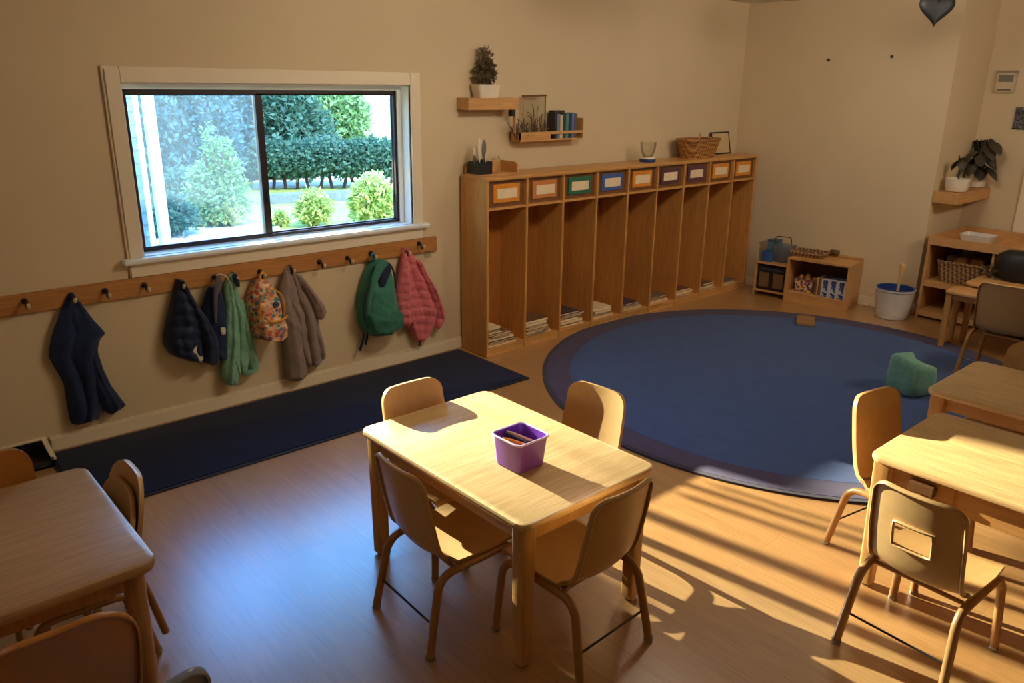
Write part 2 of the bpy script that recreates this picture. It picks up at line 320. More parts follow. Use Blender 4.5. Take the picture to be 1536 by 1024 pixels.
# ---- fill lamps added out of view to brighten walls and tables
def ceiling_fill(x, y, st, label, w=.6, l=1.2):
    t = thing('ceiling_fill_panel', label, 'fill light', (x, y, H)); q = B(); box(q, -w/2-.03, w/2+.03, -l/2-.03, l/2+.03, -.05, 0, .006); part('housing', q, M['white'], t)
    q = B(); slab(q, w, l, .02, -.062, -.05, .004); part('diffuser', q, emis('fill_diffuser_%d' % int(st*100), LAMPC, st), t)
LAMPC = (1., .885, .735)
ceiling_fill(-4.4, -2.9, 1.9, 'long unseen fill panel added over the birch table')
def wall_fill(x, y, aim, st, label, w=.9, h=.16):  # fill lamp added out of view to lift the brightness of a wall
    t = thing('wall_fill', label, 'fill light', (x, y, H)); d = (Vector(aim)-Vector((x, y, H-.12))).normalized()
    Mq = Matrix.Translation((0, 0, -.12)) @ d.to_track_quat('-Y', 'Z').to_matrix().to_4x4()
    q = B(); box(q, -w/2-.02, w/2+.02, 0, .05, -h/2-.02, h/2+.02, .006, mat=Mq); part('housing', q, M['white'], t)
    q = B(); box(q, -w/2, w/2, -.008, -.001, -h/2, h/2, .002, mat=Mq); part('diffuser', q, emis('wall_fill_glow_%d' % int(st*10), LAMPC, st), t)
    q = B(); tube(q, [(0, 0, 0), (0, 0, -.1)], .012, 8); part('stem', q, M['white'], t)
wall_fill(-.5, -2.15, (-1.5, 0, .9), 40., 'added unseen fill lamp aimed at the coat rail wall')
wall_fill(1.35, -2.1, (3.0, -.8, .9), 25., 'added unseen fill lamp aimed at the bare right wall')
wall_fill(2.0, -4.6, (3.6, -1.9, 1.2), 48., 'added unseen fill lamp aimed at the alcove with the plant shelf')
# ================================================================== FLOOR COVERINGS
b = B(); slab(b, 2.66, .765, .012, 0, .008, .003, -1.635, -.425); mt = thing('floor_mat', 'long navy blue runner mat lying along the wall under the coats', 'mat', (-1.635, -.425, 0))
part('rubber_edge', b, M['rubber'], mt, True); b = B(); slab(b, 2.62, .725, .01, .008, .0125, .002, -1.635, -.425); part('pile', b, M['mat'], mt, True)
RC, RR = (1.03, -1.92), 1.655
rg = thing('round_rug', 'big round blue rug with a plum border in front of the lockers', 'rug', (RC[0], RC[1], 0))
b = B(); lathe(b, [(RR-.004, 0), (RR, .004), (RR-.003, .011), (RR-.03, .012)], seg=128); part('binding', b, M['rugedge'], rg)
b = B(); lathe(b, [(RR-.028, .0118), (RR-.03, .0135), (RR-.185, .0136), (RR-.187, .0118)], seg=128, cap0=False, cap1=False); part('border', b, M['rugring'], rg)
b = B(); lathe(b, [(RR-.186, .0118), (RR-.187, .0137), (.02, .0139)], seg=128); part('field', b, M['rug'], rg)
p0 = Zp(1208, 483, .014); b = B(); box(b, -.13, .13, -.07, .07, 0, .02, .004); bm_ = solo('wooden_board', 'small flat tan board lying on the far edge of the round rug', 'board', b, colmat((150, 112, 66))); bm_.location = (p0.x, p0.y, .0145); bm_.rotation_euler.z = .5
p0 = (1.37, -2.53)
b = B(); prof = [(0, .02), (.1, 0), (.125, .02), (.13, .09), (.125, .17), (.118, .2), (.1, .212), (.0, .215)]
lathe(b, [(max(r, .002), z) for r, z in prof], seg=24)
for v in b.verts:
    a = atan2(v.co.y, v.co.x); sq = 1+.10*cos(4*(a-.5)); k = max(0, (v.co.z-.1)/.115)
    v.co.x *= sq; v.co.y *= sq; v.co.z += k*(.035*cos(a-2.6)); pk = max(0, cos(a-2.75))**10*k; v.co.x += pk*.035*cos(2.75); v.co.y += pk*.035*sin(2.75); v.co.z += pk*.02
o = solo('pouf', 'small mint green pouf with a pointed corner sitting on the blue rug', 'pouf', b, M['pouf'], smooth=50); o.location = (p0[0], p0[1], .014)
# ================================================================== COAT RAIL AND COATS
RX1 = -.465
cr = thing('coat_rack', 'long oak coat rail with black hooks screwed to the wall under the window', 'coat rack', (-2.6, 0, .74))
b = B(); box(b, -5.2, RX1, -.022, -.001, .742, .842, .004); part('board', b, M['rail'], cr, True)
HOOKS = [(38, 457), (108, 448), (159, 441), (218, 432), (270, 427), (323, 420), (350, 416), (391, 412), (435, 405), (480, 397), (522, 391), (557, 384), (607, 379), (629, 369)]
for u, v in HOOKS:
    q = Yp(u, v, -.03); x, z = q.x, q.z
    hb = B(); tube(hb, [(x, -.02, z+.016), (x, -.032, z+.016)], [.016, .014], 14)
    tube(hb, catmull([(x, -.03, z+.016), (x, -.05, z+.012), (x, -.058, z-.006), (x+.002, -.064, z-.012), (x+.003, -.078, z-.004)], 5), .0075, 8)
    hk = part('hook', hb, M['blackhook'], cr, True)
    q = B(); tube(q, catmull([(x+.003, -.076, z-.008), (x+.003, -.084, z+.002), (x+.003, -.084, z+.014)], 4), [.0085]*8+[.006], 10)
    part('peg_tip', q, M['ivory'], hk, True)
q = Yp(640, 382, -.03); b = B(); box(b, q.x-.02, q.x+.03, -.05, -.022, q.z-.02, q.z+.025, .006); part('clip', b, M['acryl'], cr, True)

def sheet(rows, depth, nr=46, nc=30, y0=.028, folds=(3, .006), quilt=None, seed=0, grow=.35, flat=2.4, plane=-.06, wr=.006):
    """closed draped volume whose outline is given as (v, left u, right u) rows seen on the wall plane"""
    vs = [r[0] for r in rows]; bm = B(); R1 = random.Random(seed); ph = R1.random()*6
    nf = max(1, int(folds[0]*.8+.3)); ridges = [((k+.5)/nf+R1.uniform(-.08, .08), R1.uniform(.09, .17), R1.uniform(.5, 1.3), R1.uniform(-.28, .28)) for k in range(nf)]+[((k+1)/nf+R1.uniform(-.05, .05), R1.uniform(.03, .06), -R1.uniform(.5, 1.1), R1.uniform(-.25, .25)) for k in range(nf-1)]
    rs = []
    for i in range(nr+1):
        s = i/nr; v = vs[0]+(vs[-1]-vs[0])*s
        k = max(j for j in range(len(vs)-1) if vs[j] <= v+1e-6); f = min(1, (v-vs[k])/max(1e-6, vs[k+1]-vs[k]))
        uL = rows[k][1]+(rows[k+1][1]-rows[k][1])*f; uR = rows[k][2]+(rows[k+1][2]-rows[k][2])*f
        g = min(1., grow+1.6*s)*(min(1., .55+(1-s)*12) if s > .95 else 1); fr = []; bk = []
        for j in range(nc+1):
            t = j/nc; P = Yp(uL+(uR-uL)*t, v, plane); e = max(0., 1-abs(2*t-1)**flat)**.6
            d = depth*g*e; amp = folds[1]*2.0*min(1, .3+s*1.4)*min(1, 4*e)
            for c_, w_, a_, sl in ridges:
                q_ = (t-c_-sl*(s-.5)-.02*sin(5*s+c_*9))/w_; d += amp*a_*math.exp(-q_*q_)
            d += 2.2*wr*e*mnoise.noise(Vector((P.x*10+P.z*5, seed*1.7, P.z*9-P.x*4)))
            if quilt: d += quilt[1]*e*(abs(sin(pi*s*quilt[0]+.5*sin(t*3)))**.6-.5)
            d += wr*e*mnoise.noise(Vector((P.x*28, seed*3.1, P.z*28)))+wr*.5*e*mnoise.noise(Vector((P.x*70, seed*3.1, P.z*70)))
            fr.append((P.x, -y0-max(.004, d), P.z)); bk.append((P.x, -y0+.002, P.z))
        rs.append(fr+bk[::-1])
    rings(bm, rs); return bm
def garment(name, label, cat, u, v):
    q = Yp(u, v, -.03); return thing(name, label, cat, (q.x, -.03, q.z))
# navy smock
g = garment('smock', 'plain dark navy smock hanging alone at the left end of the rail', 'smock', 108, 448)
part('body', sheet([(443, 106, 112), (450, 101, 119), (480, 89, 141), (495, 83, 155), (502, 81, 161), (510, 79, 153), (525, 76, 149), (537, 75, 147), (550, 82, 150), (570, 94, 152), (580, 98, 154), (612, 103, 158), (632, 107, 150), (637, 109, 120)], .03, nr=60, nc=44, folds=(3, .007), seed=1, y0=.03), M['navy'], g, True, 60)
part('hanging_sleeve', sheet([(505, 128, 148), (530, 128, 149), (555, 135, 157), (580, 142, 169), (604, 149, 187), (609, 151, 191), (615, 156, 183), (622, 164, 170)], .03, folds=(1, .006), seed=2, y0=.035), M['navy'], g, True, 60)
# navy puffer
g = garment('puffer_jacket', 'navy quilted puffer jacket with a pale patch, hanging left of the green jacket', 'jacket', 270, 427)
part('body', sheet([(420, 267, 273), (440, 262, 284), (452, 259, 291), (472, 254, 300), (490, 250, 306), (506, 247, 308), (520, 248, 308), (533, 258, 309), (541, 280, 306), (543, 292, 303)], .085, folds=(1, .004), quilt=(7, .018), seed=3), M['navyp'], g, True, 60)
part('sleeve', sheet([(421, 270, 277), (436, 273, 285), (455, 280, 295), (477, 288, 311), (504, 296, 325), (525, 301, 329), (540, 303, 328), (545, 308, 324)], .075, folds=(1, .004), quilt=(6, .012), seed=4, y0=.045), M['navyp'], g, True, 60)
pt = sheet([(512, 284, 290), (516, 281, 293), (524, 280, 296), (532, 283, 299), (536, 288, 299), (538, 292, 297)], .012, 12, 10, .108, (1, .001), seed=5, wr=0); pt = part('patch', pt, M['patch'], g, True, 60)
b = sheet([(514, 291, 295), (520, 289, 297), (526, 290, 298), (529, 293, 300)], .01, 8, 8, .118, (1, 0), seed=5, wr=0)
part('curl_mark', b, M['navyp'], pt, True)
# navy bag
g = garment('drawstring_bag', 'navy bag with a grey strap squeezed between the puffer and the green jacket', 'bag', 323, 420)
part('body', sheet([(432, 316, 332), (445, 310, 337), (465, 305, 342), (500, 309, 345), (530, 316, 346), (540, 324, 344)], .06, folds=(2, .004), seed=6), M['navy'], g, True, 60)
part('strap', sheet([(412, 321, 327), (424, 319, 331), (440, 316, 323), (470, 317, 322), (482, 318, 321)], .012, 20, 8, .092, (1, 0), seed=7, wr=.001), M['greystrap'], g, True, 60)
part('badge', sheet([(489, 328, 334), (494, 327, 335), (500, 329, 334)], .008, 8, 8, .094, (1, 0), seed=7, wr=0), M['patch'], g, True, 60)
b = B(); tube(b, catmull([Yp(324, 413, -.07), Yp(332, 411, -.075), Yp(340, 416, -.075), Yp(346, 426, -.06)], 5), .0035, 6); part('cord', b, M['ivory'], g, True)
# green jacket
g = garment('rain_jacket', 'sage green jacket with navy lining at the collar hanging on the rail', 'jacket', 350, 416)
part('body', sheet([(411, 349, 354), (416, 345, 357), (427, 338, 358), (450, 339, 363), (470, 341, 370), (500, 338, 378), (530, 336, 383), (548, 347, 375), (562, 355, 372)], .04, nr=60, nc=44, folds=(3, .007), seed=8, y0=.034), M['greenj'], g, True, 60)
part('sleeve', sheet([(440, 343, 352), (470, 340, 356), (500, 337, 360), (530, 335, 361), (560, 334, 360), (572, 335, 358), (577, 342, 357)], .038, nr=60, folds=(2, .007), seed=9, y0=.05), M['greenj'], g, True, 60)
part('sleeve', sheet([(450, 356, 366), (470, 358, 372), (500, 364, 378), (530, 369, 386), (545, 372, 390), (553, 375, 389), (562, 362, 376)], .03, nr=60, folds=(2, .006), seed=10, y0=.05), M['greenj'], g, True, 60)
part('collar_lining', sheet([(410, 347, 353), (416, 347, 356), (424, 350, 358), (430, 354, 357)], .02, 12, 10, .075, (1, 0), seed=11, wr=.001), M['navy'], g, True, 60)
# floral backpack
g = garment('floral_backpack', 'childs backpack printed with colourful flowers hanging next to a taupe coat', 'backpack', 391, 412)
part('body', sheet([(418, 389, 397), (422, 383, 404), (432, 378, 412), (445, 373, 417), (460, 371, 420), (480, 372, 421), (495, 374, 422), (503, 378, 417), (508, 385, 408)], .13, folds=(1, .002), seed=12, flat=4), M['floral'], g, True, 60)
part('front_pocket', sheet([(470, 386, 410), (474, 382, 417), (485, 380, 421), (498, 382, 420), (505, 388, 412)], .05, 20, 20, .145, (1, .002), seed=13, flat=5), M['floral'], g, True, 60)
for nm, pts, r in (('zip_tape', [(383, 480), (380, 460), (382, 442), (391, 431), (403, 431), (413, 441), (417, 458), (416, 468)], .0045), ('pocket_trim', [(383, 468), (392, 475), (404, 474), (412, 470), (416, 466)], .008), ('top_loop', [(388, 420), (389, 412), (392, 408), (395, 412), (395, 420)], .007)):
    b = B(); yy = -.17 if nm == 'zip_tape' else (-.192 if nm == 'pocket_trim' else -.075)
    pp = [Yp(u, v, -.06) for u, v in pts]; tube(b, catmull([(p.x, yy if nm != 'zip_tape' else -.162+.02*abs(i-3.5)/3.5, p.z) for i, p in enumerate(pp)], 5), r, 8); part(nm, b, M['mustard'], g, True)
q = Yp(402, 452, -.06); b = B(); lathe(b, [(.018, 0), (.018, .006)], seg=20); bmesh.ops.rotate(b, cent=(0, 0, 0), matrix=Matrix.Rotation(RAD(90), 3, 'X'), verts=b.verts[:]); bmesh.ops.translate(b, vec=(q.x, -.155, q.z), verts=b.verts[:]); bd = part('badge', b, M['navyp'], g, True)
b = B(); tube(b, [(q.x+.009*cos(a*pi/8), -.163, q.z+.009*sin(a*pi/8)) for a in range(17)], .0018, 6); part('badge_ring', b, colmat((120, 150, 190)), bd, True)
# taupe coat
g = garment('coat', 'long taupe grey coat hanging in the middle of the rail', 'coat', 435, 405)
part('body', sheet([(400, 433, 439), (409, 428, 446), (432, 424, 458), (450, 424, 467), (470, 436, 475), (500, 440, 481), (530, 446, 489), (540, 452, 488), (549, 458, 482)], .04, nr=60, nc=44, folds=(3, .009), seed=14), M['grey'], g, True, 60)
part('sleeve', sheet([(408, 428, 437), (430, 422, 446), (447, 420, 449), (465, 420, 452), (480, 422, 453), (490, 425, 453), (516, 426, 456), (545, 429, 461), (562, 430, 462), (570, 431, 455)], .045, nr=60, nc=40, folds=(2, .008), seed=15, y0=.045), M['grey'], g, True, 60)
part('sleeve', sheet([(412, 442, 452), (430, 453, 466), (445, 462, 477), (458, 469, 487), (467, 472, 490), (475, 474, 488), (479, 477, 484)], .035, folds=(2, .006), seed=16, y0=.05), M['grey'], g, True, 60)
part('hanging_tail', sheet([(470, 460, 478), (500, 470, 484), (520, 476, 490), (534, 480, 491), (540, 482, 488)], .03, folds=(1, .004), seed=17, y0=.03), M['grey'], g, True, 60)
# green backpack
g = garment('school_backpack', 'green backpack with a round badge hanging near the right end of the rail', 'backpack', 557, 384)
part('body', sheet([(390, 562, 578), (394, 558, 582), (405, 552, 587), (420, 546, 590), (440, 541, 593), (460, 538, 597), (480, 540, 597), (490, 542, 595), (498, 547, 586), (503, 553, 570)], .12, folds=(1, .002), seed=18, flat=4), M['greenb'], g, True, 60)
part('front_pocket', sheet([(463, 548, 590), (468, 545, 596), (480, 546, 597), (488, 548, 593), (495, 552, 580)], .04, 20, 20, .13, (1, .002), seed=19, flat=5), M['greenb2'], g, True, 60)
pp = [(549, 492), (541, 478), (538, 458), (543, 435), (552, 412), (560, 395), (568, 390), (578, 395), (585, 410), (588, 430)]
b = B(); tube(b, catmull([(Yp(u, v, -.06).x, -.105-.02*sin(pi*i/9), Yp(u, v, -.06).z) for i, (u, v) in enumerate(pp)], 5), .006, 8); part('zip_piping', b, M['navyp'], g, True)
part('shoulder_strap', sheet([(388, 560, 572), (395, 556, 574), (410, 550, 562), (430, 545, 552), (450, 541, 547), (470, 540, 545)], .02, 24, 10, .125, (1, 0), seed=20, wr=.001), M['greenb'], g, True, 60)
part('lining', sheet([(393, 564, 575), (402, 562, 578), (415, 560, 574), (428, 561, 568)], .015, 14, 12, .125, (1, .001), seed=21, wr=.002), M['navyp'], g, True, 60)
for k, (u0, u1, v1) in enumerate(((546, 541, 526), (551, 549, 517))):
    b = B(); tube(b, [(Yp(u0, 500, -.06).x, -.06, Yp(u0, 500, -.06).z), (Yp(u0, 508, -.06).x, -.055, Yp(u0, 508, -.06).z), (Yp(u1, v1, -.06).x, -.05, Yp(u1, v1, -.06).z)], [.007, .009, .010], 6); part('strap_end', b, M['navyp'], g, True)
b = B(); q = Yp(557, 383, -.06); tube(b, catmull([(q.x+.01, -.07, q.z-.03), (q.x-.008, -.072, q.z), (q.x+.004, -.075, q.z+.012), (q.x+.016, -.072, q.z), (q.x+.02, -.07, q.z-.03)], 5), .006, 8); part('top_loop', b, colmat((60, 130, 140)), g, True)
q = Yp(559.5, 456, -.06); b = B(); lathe(b, [(.015, 0), (.015, .006)], seg=20); bmesh.ops.rotate(b, cent=(0, 0, 0), matrix=Matrix.Rotation(RAD(90), 3, 'X'), verts=b.verts[:]); bmesh.ops.translate(b, vec=(q.x, -.143, q.z), verts=b.verts[:]); bd = part('badge', b, colmat((150, 190, 170)), g, True)
b = B(); tube(b, [(q.x+.008*cos(a*pi/8), -.15, q.z+.008*sin(a*pi/8)) for a in range(17)], .0016, 6); part('badge_ring', b, M['greenb2'], bd, True)
# pink jacket
g = garment('quilted_jacket', 'dusty pink quilted jacket hanging last on the right of the rail', 'jacket', 607, 379)
part('body', sheet([(373, 607, 614), (378, 606, 621), (400, 602, 633), (411, 600, 640), (430, 600, 650), (453, 602, 661), (475, 606, 664), (490, 614, 655), (501, 619, 650), (510, 624, 638), (514, 627, 633)], .045, nr=80, nc=44, folds=(3, .007), quilt=(11, .009), seed=22), M['pink'], g, True, 60)
part('sleeve', sheet([(380, 605, 612), (410, 599, 614), (435, 594, 615), (460, 595, 617), (482, 597, 617), (489, 602, 615)], .045, nr=80, folds=(2, .006), quilt=(9, .008), seed=23, y0=.05), M['pink'], g, True, 60)
part('sleeve', sheet([(390, 624, 632), (411, 632, 642), (435, 641, 655), (455, 648, 663), (477, 654, 669), (488, 653, 662), (492, 653, 658)], .04, nr=80, folds=(2, .005), quilt=(8, .008), seed=24, y0=.05), M['pink'], g, True, 60)
b = B(); q = Yp(629, 514, -.06); tube(b, [(q.x, -.06, q.z+.01), (q.x+.004, -.06, q.z-.01), (q.x-.006, -.06, q.z-.022)], .007, 8); part('toggle', b, M['blackhook'], g, True)
# low dark tray by the left end of the mat
b = B(); x0, x1 = -3.6, -2.955
tr = thing('boot_tray', 'low black tray with a pale rim against the wall, left of the navy mat', 'tray', (-3.28, -.1, 0))
box(b, x0, x1, -.2, -.004, 0, .01); box(b, x0, x1, -.2, -.19, 0, .035); box(b, x0, x1, -.014, -.004, 0, .078); box(b, x0, x0+.012, -.2, -.004, 0, .07); box(b, x1-.012, x1, -.2, -.004, 0, .05); part('tray', b, M['black'], tr, True)
b = B(); box(b, x0, x1+.01, -.02, -.002, .078, .09, .003); prism(b, [(-.2, .036), (-.004, .078), (-.004, .09), (-.2, .048)], x1-.012, x1+.01, 'x'); part('rim', b, M['trim'], tr, True)
# ================================================================== TABLES
def table(name, label, w, l, h, x, y, top='table', leg='leg_w', lr=.027, r=.045, apron=.065, taper=.8, square=False, th=.028, inset=.05, rotz=0, legs=(0, 1, 2, 3), splay=0., lift=()):
    t = thing(name, label, 'table', (x, y, 0), rotz)
    b = B(); slab(b, w, l, r, h-th, h, .010, n=8); part('tabletop', b, M[top], t)
    iw, il = w/2-inset, l/2-inset
    for s in (-1, 1):
        b = B(); box(b, -iw, iw, s*il-.01, s*il+.01, h-th-apron, h-th, .003); part('apron', b, M['leg_w' if leg == 'leg_w' else leg], t)
        b = B(); box(b, s*iw-.01, s*iw+.01, -il, il, h-th-apron, h-th, .003); part('apron', b, M['table_edge' if leg == 'leg_w' else leg], t)
    for i, (sx, sy) in enumerate(((-1, -1), (1, -1), (-1, 1), (1, 1))):
        if i not in legs: continue
        b = B(); cx, cy = sx*iw, sy*il; rs = []
        zl = .0145 if i in lift else 0.
        for k, z in enumerate((zl+.014, zl+.05, .2, h*.55, h-th-apron*1.3, h-th)):
            f = taper+(1-taper)*z/h; o = splay*(1-z/h); px, py = cx+sx*o, cy+sy*o
            if square: rs.append([(X, Y, z) for X, Y in rrect(lr*2*f, lr*2*f, lr*.35*f, 4, px, py)])
            else: rs.append([(X, Y, z) for X, Y in rrect(lr*2*f, lr*2*f, lr*.98*f, 5, px, py)])
        rings(b, rs); lg = part('leg', b, M[leg], t, smooth=40)
        b = B(); lathe(b, [(lr*.72*taper, zl), (lr*.8*taper, zl+.004), (lr*.7*taper, zl+.014)], (cx+sx*splay, cy+sy*splay, 0), 16); part('glide', b, M['glide'], lg)
    return t
TH_ = .558
table('activity_table', 'sunlit light oak table in the middle holding the purple crayon bin', .645, .955, TH_, -1.862, -2.325, lr=.03, square=True, taper=.82)
rt = table('activity_table', 'oak table with a drawer at the right edge of the photo, nearest to the camera', .625, 1.2, TH_, -.552, -3.84, top='table_y', lr=.036, square=True, taper=.7, apron=.105)
b = B(); box(b, -.325+.045, -.325+.06, .30, .54, TH_-.118, TH_-.036, .004); dr = part('drawer', b, M['table_edge'], rt)
b = B(); box(b, -.325+.022, -.325+.05, .36, .45, TH_-.095, TH_-.05, .006); part('drawer_pull', b, M['walnut'], dr)
table('activity_table', 'shaded oak table behind the drawer table on the right, beside the mint pouf', .61, 1.2, TH_, .29, -3.70, top='table_y', lr=.033, square=True, taper=.8, lift=(2, 3))
table('activity_table', 'swirly grained birch table in the lower left corner', 1.15, .755, TH_, -3.645, -1.885, top='birch', leg='birch_z', lr=.031, taper=.75, th=.034, r=.05, inset=.06, apron=.06)
# far tables
table('side_table', 'low narrow wooden table in front of the open shelf at the far right', .24, .75, .44, 2.59, -2.62, top='cabw', leg='leg_w', lr=.022, square=True, inset=.035, apron=.04)
table('side_table', 'wide wooden work table behind the low narrow table at the far right', .46, .95, .47, 2.95, -2.76, top='cabw', leg='leg_w', lr=.022, square=True, inset=.05, apron=.05)
# ================================================================== CHAIRS
PROF = [(.186, .286), (.184, .312), (.160, .324), (.06, .318), (-.05, .314), (-.115, .322), (-.152, .355), (-.172, .42), (-.189, .50), (-.206, .59), (-.217, .658)]
def shell(kind):
    P0 = catmull([(0, y, z) for y, z in PROF], 10); L0 = [0]
    for a, c in zip(P0, P0[1:]): L0.append(L0[-1]+(c-a).length)
    T = L0[-1]; rc = .125 if kind == 'round' else .055; rf = .04
    def at(d):
        k = max(j for j in range(len(L0)-1) if L0[j] <= d+1e-9); return P0[k].lerp(P0[k+1], min(1, (d-L0[k])/(L0[k+1]-L0[k])))
    wS = (.165, .180, .178, .180, .186, .184) if kind == 'round' else (.155, .165, .158, .150, .150, .143)
    keys = (0, .18, .42, .55, .75, 1.)
    us = [-1, -.97, -.88, -.7, -.42, -.2, 0, .2, .42, .7, .88, .97, 1]
    ds = [rf*(1-cos(RAD(a))) for a in (0, 20, 40, 60, 78)]+[rf+(T-rc-rf)*k/26 for k in range(27)]+[T-rc+rc*sin(RAD(a)) for a in (12, 24, 36, 48, 58, 67, 75, 82, 90)]
    rows = []; isplit = 0
    for i, d in enumerate(ds):
        p = at(d); s = d/T; k = max(j for j in range(5) if keys[j] <= s+1e-9); w0 = wS[k]+(wS[k+1]-wS[k])*(s-keys[k])/(keys[k+1]-keys[k]); w = w0
        if d > T-rc: w = w0-rc+sqrt(max(0, rc*rc-(d-T+rc)**2))
        if d < rf: w = w0-rf+sqrt(max(0, rf*rf-(rf-d)**2))
        t = (at(min(T, d+.012))-at(max(0, d-.012))).normalized(); nn = Vector((0, t.z, -t.y))
        if nn.z+nn.y < 0: nn = -nn
        if s < .47: isplit = i
        fl = .018 if s > .3 else .014
        row = [Vector((w*u, p.y, p.z))+nn*(.024 if s > .45 else .008)*abs(w*u/w0)**2.2 for u in us]
        rows.append([row[0]-nn*fl]+row+[row[-1]-nn*fl])
    rows.append([v-nn*.018 for v in [rows[-1][1]]+rows[-1][1:-1]+[rows[-1][-2]]])
    hole = set()
    if kind == 'hole':
        zs = [r[7].z for r in rows]
        for i in range(len(rows)-1):
            if .43 < zs[i] < .53:
                for j in range(5, 9): hole.add((i, j))
    def mesh(a, c):
        bm = B(); V = {}
        for i in range(a, c):
            for j in range(14):
                if (i, j) in hole: continue
                q = []
                for ii, jj in ((i, j), (i, j+1), (i+1, j+1), (i+1, j)):
                    if (ii, jj) not in V: V[ii, jj] = bm.verts.new(rows[ii][jj])
                    q.append(V[ii, jj])
                bm.faces.new(q)
        if hole and c > 30:      # rolled rim of the grip hole
            ii = [i for i, j in hole]; i0, i1 = min(ii), max(ii)+1
            loop = [(i0, j) for j in range(5, 10)]+[(i, 9) for i in range(i0+1, i1+1)]+[(i1, j) for j in range(8, 4, -1)]+[(i, 5) for i in range(i1-1, i0, -1)]
            cc = sum((rows[i][j] for i, j in loop), Vector())/len(loop)
            for (a1, b1), (a2, b2) in zip(loop, loop[1:]+loop[:1]):
                p1, p2 = V[a1, b1], V[a2, b2]
                for dct in ((a1, b1), (a2, b2)):
                    if ('r',)+dct not in V:
                        p = rows[dct[0]][dct[1]]; V[('r',)+dct] = bm.verts.new(p+(cc-p)*.06+Vector((0, -.018, 0)))
                bm.faces.new((p1, p2, V['r', a2, b2], V['r', a1, b1]))
        bmesh.ops.remove_doubles(bm, verts=bm.verts[:], dist=1e-5)
        return bm
    return mesh(0, isplit+1), mesh(isplit, len(rows)-1)
def chair(label, x, y, rotz, kind='std', mat='plast', tube_mat='tubem', z=0, stretcher=True, sc=1., group=None, caps=True):
    t = thing('classroom_chair', label, 'chair', (x, y, z), rotz, group); t.scale = (sc,)*3
    a, c = shell(kind)
    for nm, q in (('seat', a), ('backrest', c)):
        o = part(nm, q, M[mat], t, smooth=60); md = o.modifiers.new('thickness', 'SOLIDIFY'); md.thickness = .006; md.offset = -1
    rl = .0145; mm = M[tube_mat]
    for s in (-1, 1):
        xs = .158 if kind != 'round' else .166
        mid = (s*xs, .0, .294)
        f = catmull([mid, (s*xs, .08, .297), (s*xs, .135, .292), (s*(xs+.004), .165, .265), (s*(xs+.008), .176, .22), (s*(xs+.02), .19, .012)], 5)
        r_ = catmull([mid, (s*xs, -.06, .293), (s*xs, -.12, .286), (s*(xs+.002), -.155, .255), (s*(xs+.006), -.170, .20), (s*(xs+.018), -.208, .012)], 5)
        for p_, yy, xx in ((f, .19, s*(xs+.02)), (r_, -.208, s*(xs+.018))):
            b = B(); tube(b, p_, rl, 12); lg = part('leg', b, mm, t, smooth=50)
            if caps: b = B(); lathe(b, [(.012, 0), (.0165, .004), (.016, .016)], (xx, yy, 0), 14); part('foot_cap', b, M['glide'], lg)
    if stretcher:
        b = B(); tube(b, [(-.17, -.186, .12), (.17, -.186, .12)], .004, 6); part('stretcher', b, M['steel'], t)
    b = B(); tube(b, [(-.157, .05, .292), (.157, .05, .292)], .008, 8); tube(b, [(-.157, -.08, .288), (.157, -.08, .288)], .008, 8); part('seat_crossbar', b, mm, t)
    return t
# facing +y at rotation 0
chair('tan chair on the window side of the middle table, beside the blue floor reflection', -2.14, -2.37, RAD(-90-2))
chair('tan chair at the near end of the middle table, back turned to the camera', -1.905, -2.75, RAD(2))
chair('tan chair at the mat end of the middle table, only backrest showing above it', -1.90, -2.00, RAD(180))
chair('tan sunlit chair on the rug side of the middle table', -1.545, -2.34, RAD(90+4))
chair('tan chair with a grip hole in its back, pushed up to the drawer table', -1.03, -3.57, RAD(-90-3), 'hole')
chair('tan chair at the rug end of the drawer table with its seat under the top', -.53, -3.285, RAD(180-10))
chair('tan chair on the far side of the shaded table at the right edge', .455, -3.355, RAD(90), z=.014)
chair('tan chair drawn up to the low narrow table at the far right', 2.12, -2.78, RAD(-90), z=.014)
chair('amber round backed chair in the bottom left corner, tucked under the birch table', -3.39, -2.335, RAD(0), 'round', 'plast2')
chair('amber chair on the wall side of the birch table, next to the black tray', -3.365, -1.665, RAD(180), 'std', 'plast2')
chair('tan round backed chair at the right end of the birch table, lower of two stacked', -3.205, -1.755, RAD(90), 'round', sc=.86)
chair('tan round backed chair stacked on another beside the right end of the birch table', -3.17, -1.745, RAD(90), 'round', z=.047, caps=False, sc=.86)
chair('chair painted with blue sky sheen at the bottom edge, only its back corner showing', -3.33, -2.71, RAD(0), 'std', 'plast_sky', sc=1.07)
# ================================================================== PURPLE BIN AND CRAYONS
bin_ = thing('crayon_bin', 'square purple plastic bin full of crayons on the middle table', 'bin', (-1.905, -2.475, TH_))
b = B(); w0, w1, hh = .128, .146, .112
rings(b, [[(x, y, z) for x, y in rrect(w, w, r, 5)] for w, r, z in ((w0-.008, .018, 0), (w0, .02, .004), (w1, .022, hh), (w1-.006, .02, hh), (w0-.006, .018, .005))]); part('tub', b, M['purple'], bin_)
b = B(); rr = [(x, y, hh) for x, y in rrect(w1+.004, w1+.004, .024, 5)]; tube(b, rr+rr[:1], .0042, 8, False); part('rim', b, colmat((222, 200, 238), .25), bin_)  # rim paler than the tub: its sunlit edge is put into the colour
CR = [((226, 150, 60), 'orange'), ((206, 126, 60), 'rust'), ((214, 170, 110), 'tan'), ((60, 50, 48), 'brown black'), ((244, 184, 84), 'yellow orange'), ((246, 156, 52), 'deep orange'), ((44, 48, 72), 'dark blue'), ((248, 204, 136), 'peach')]
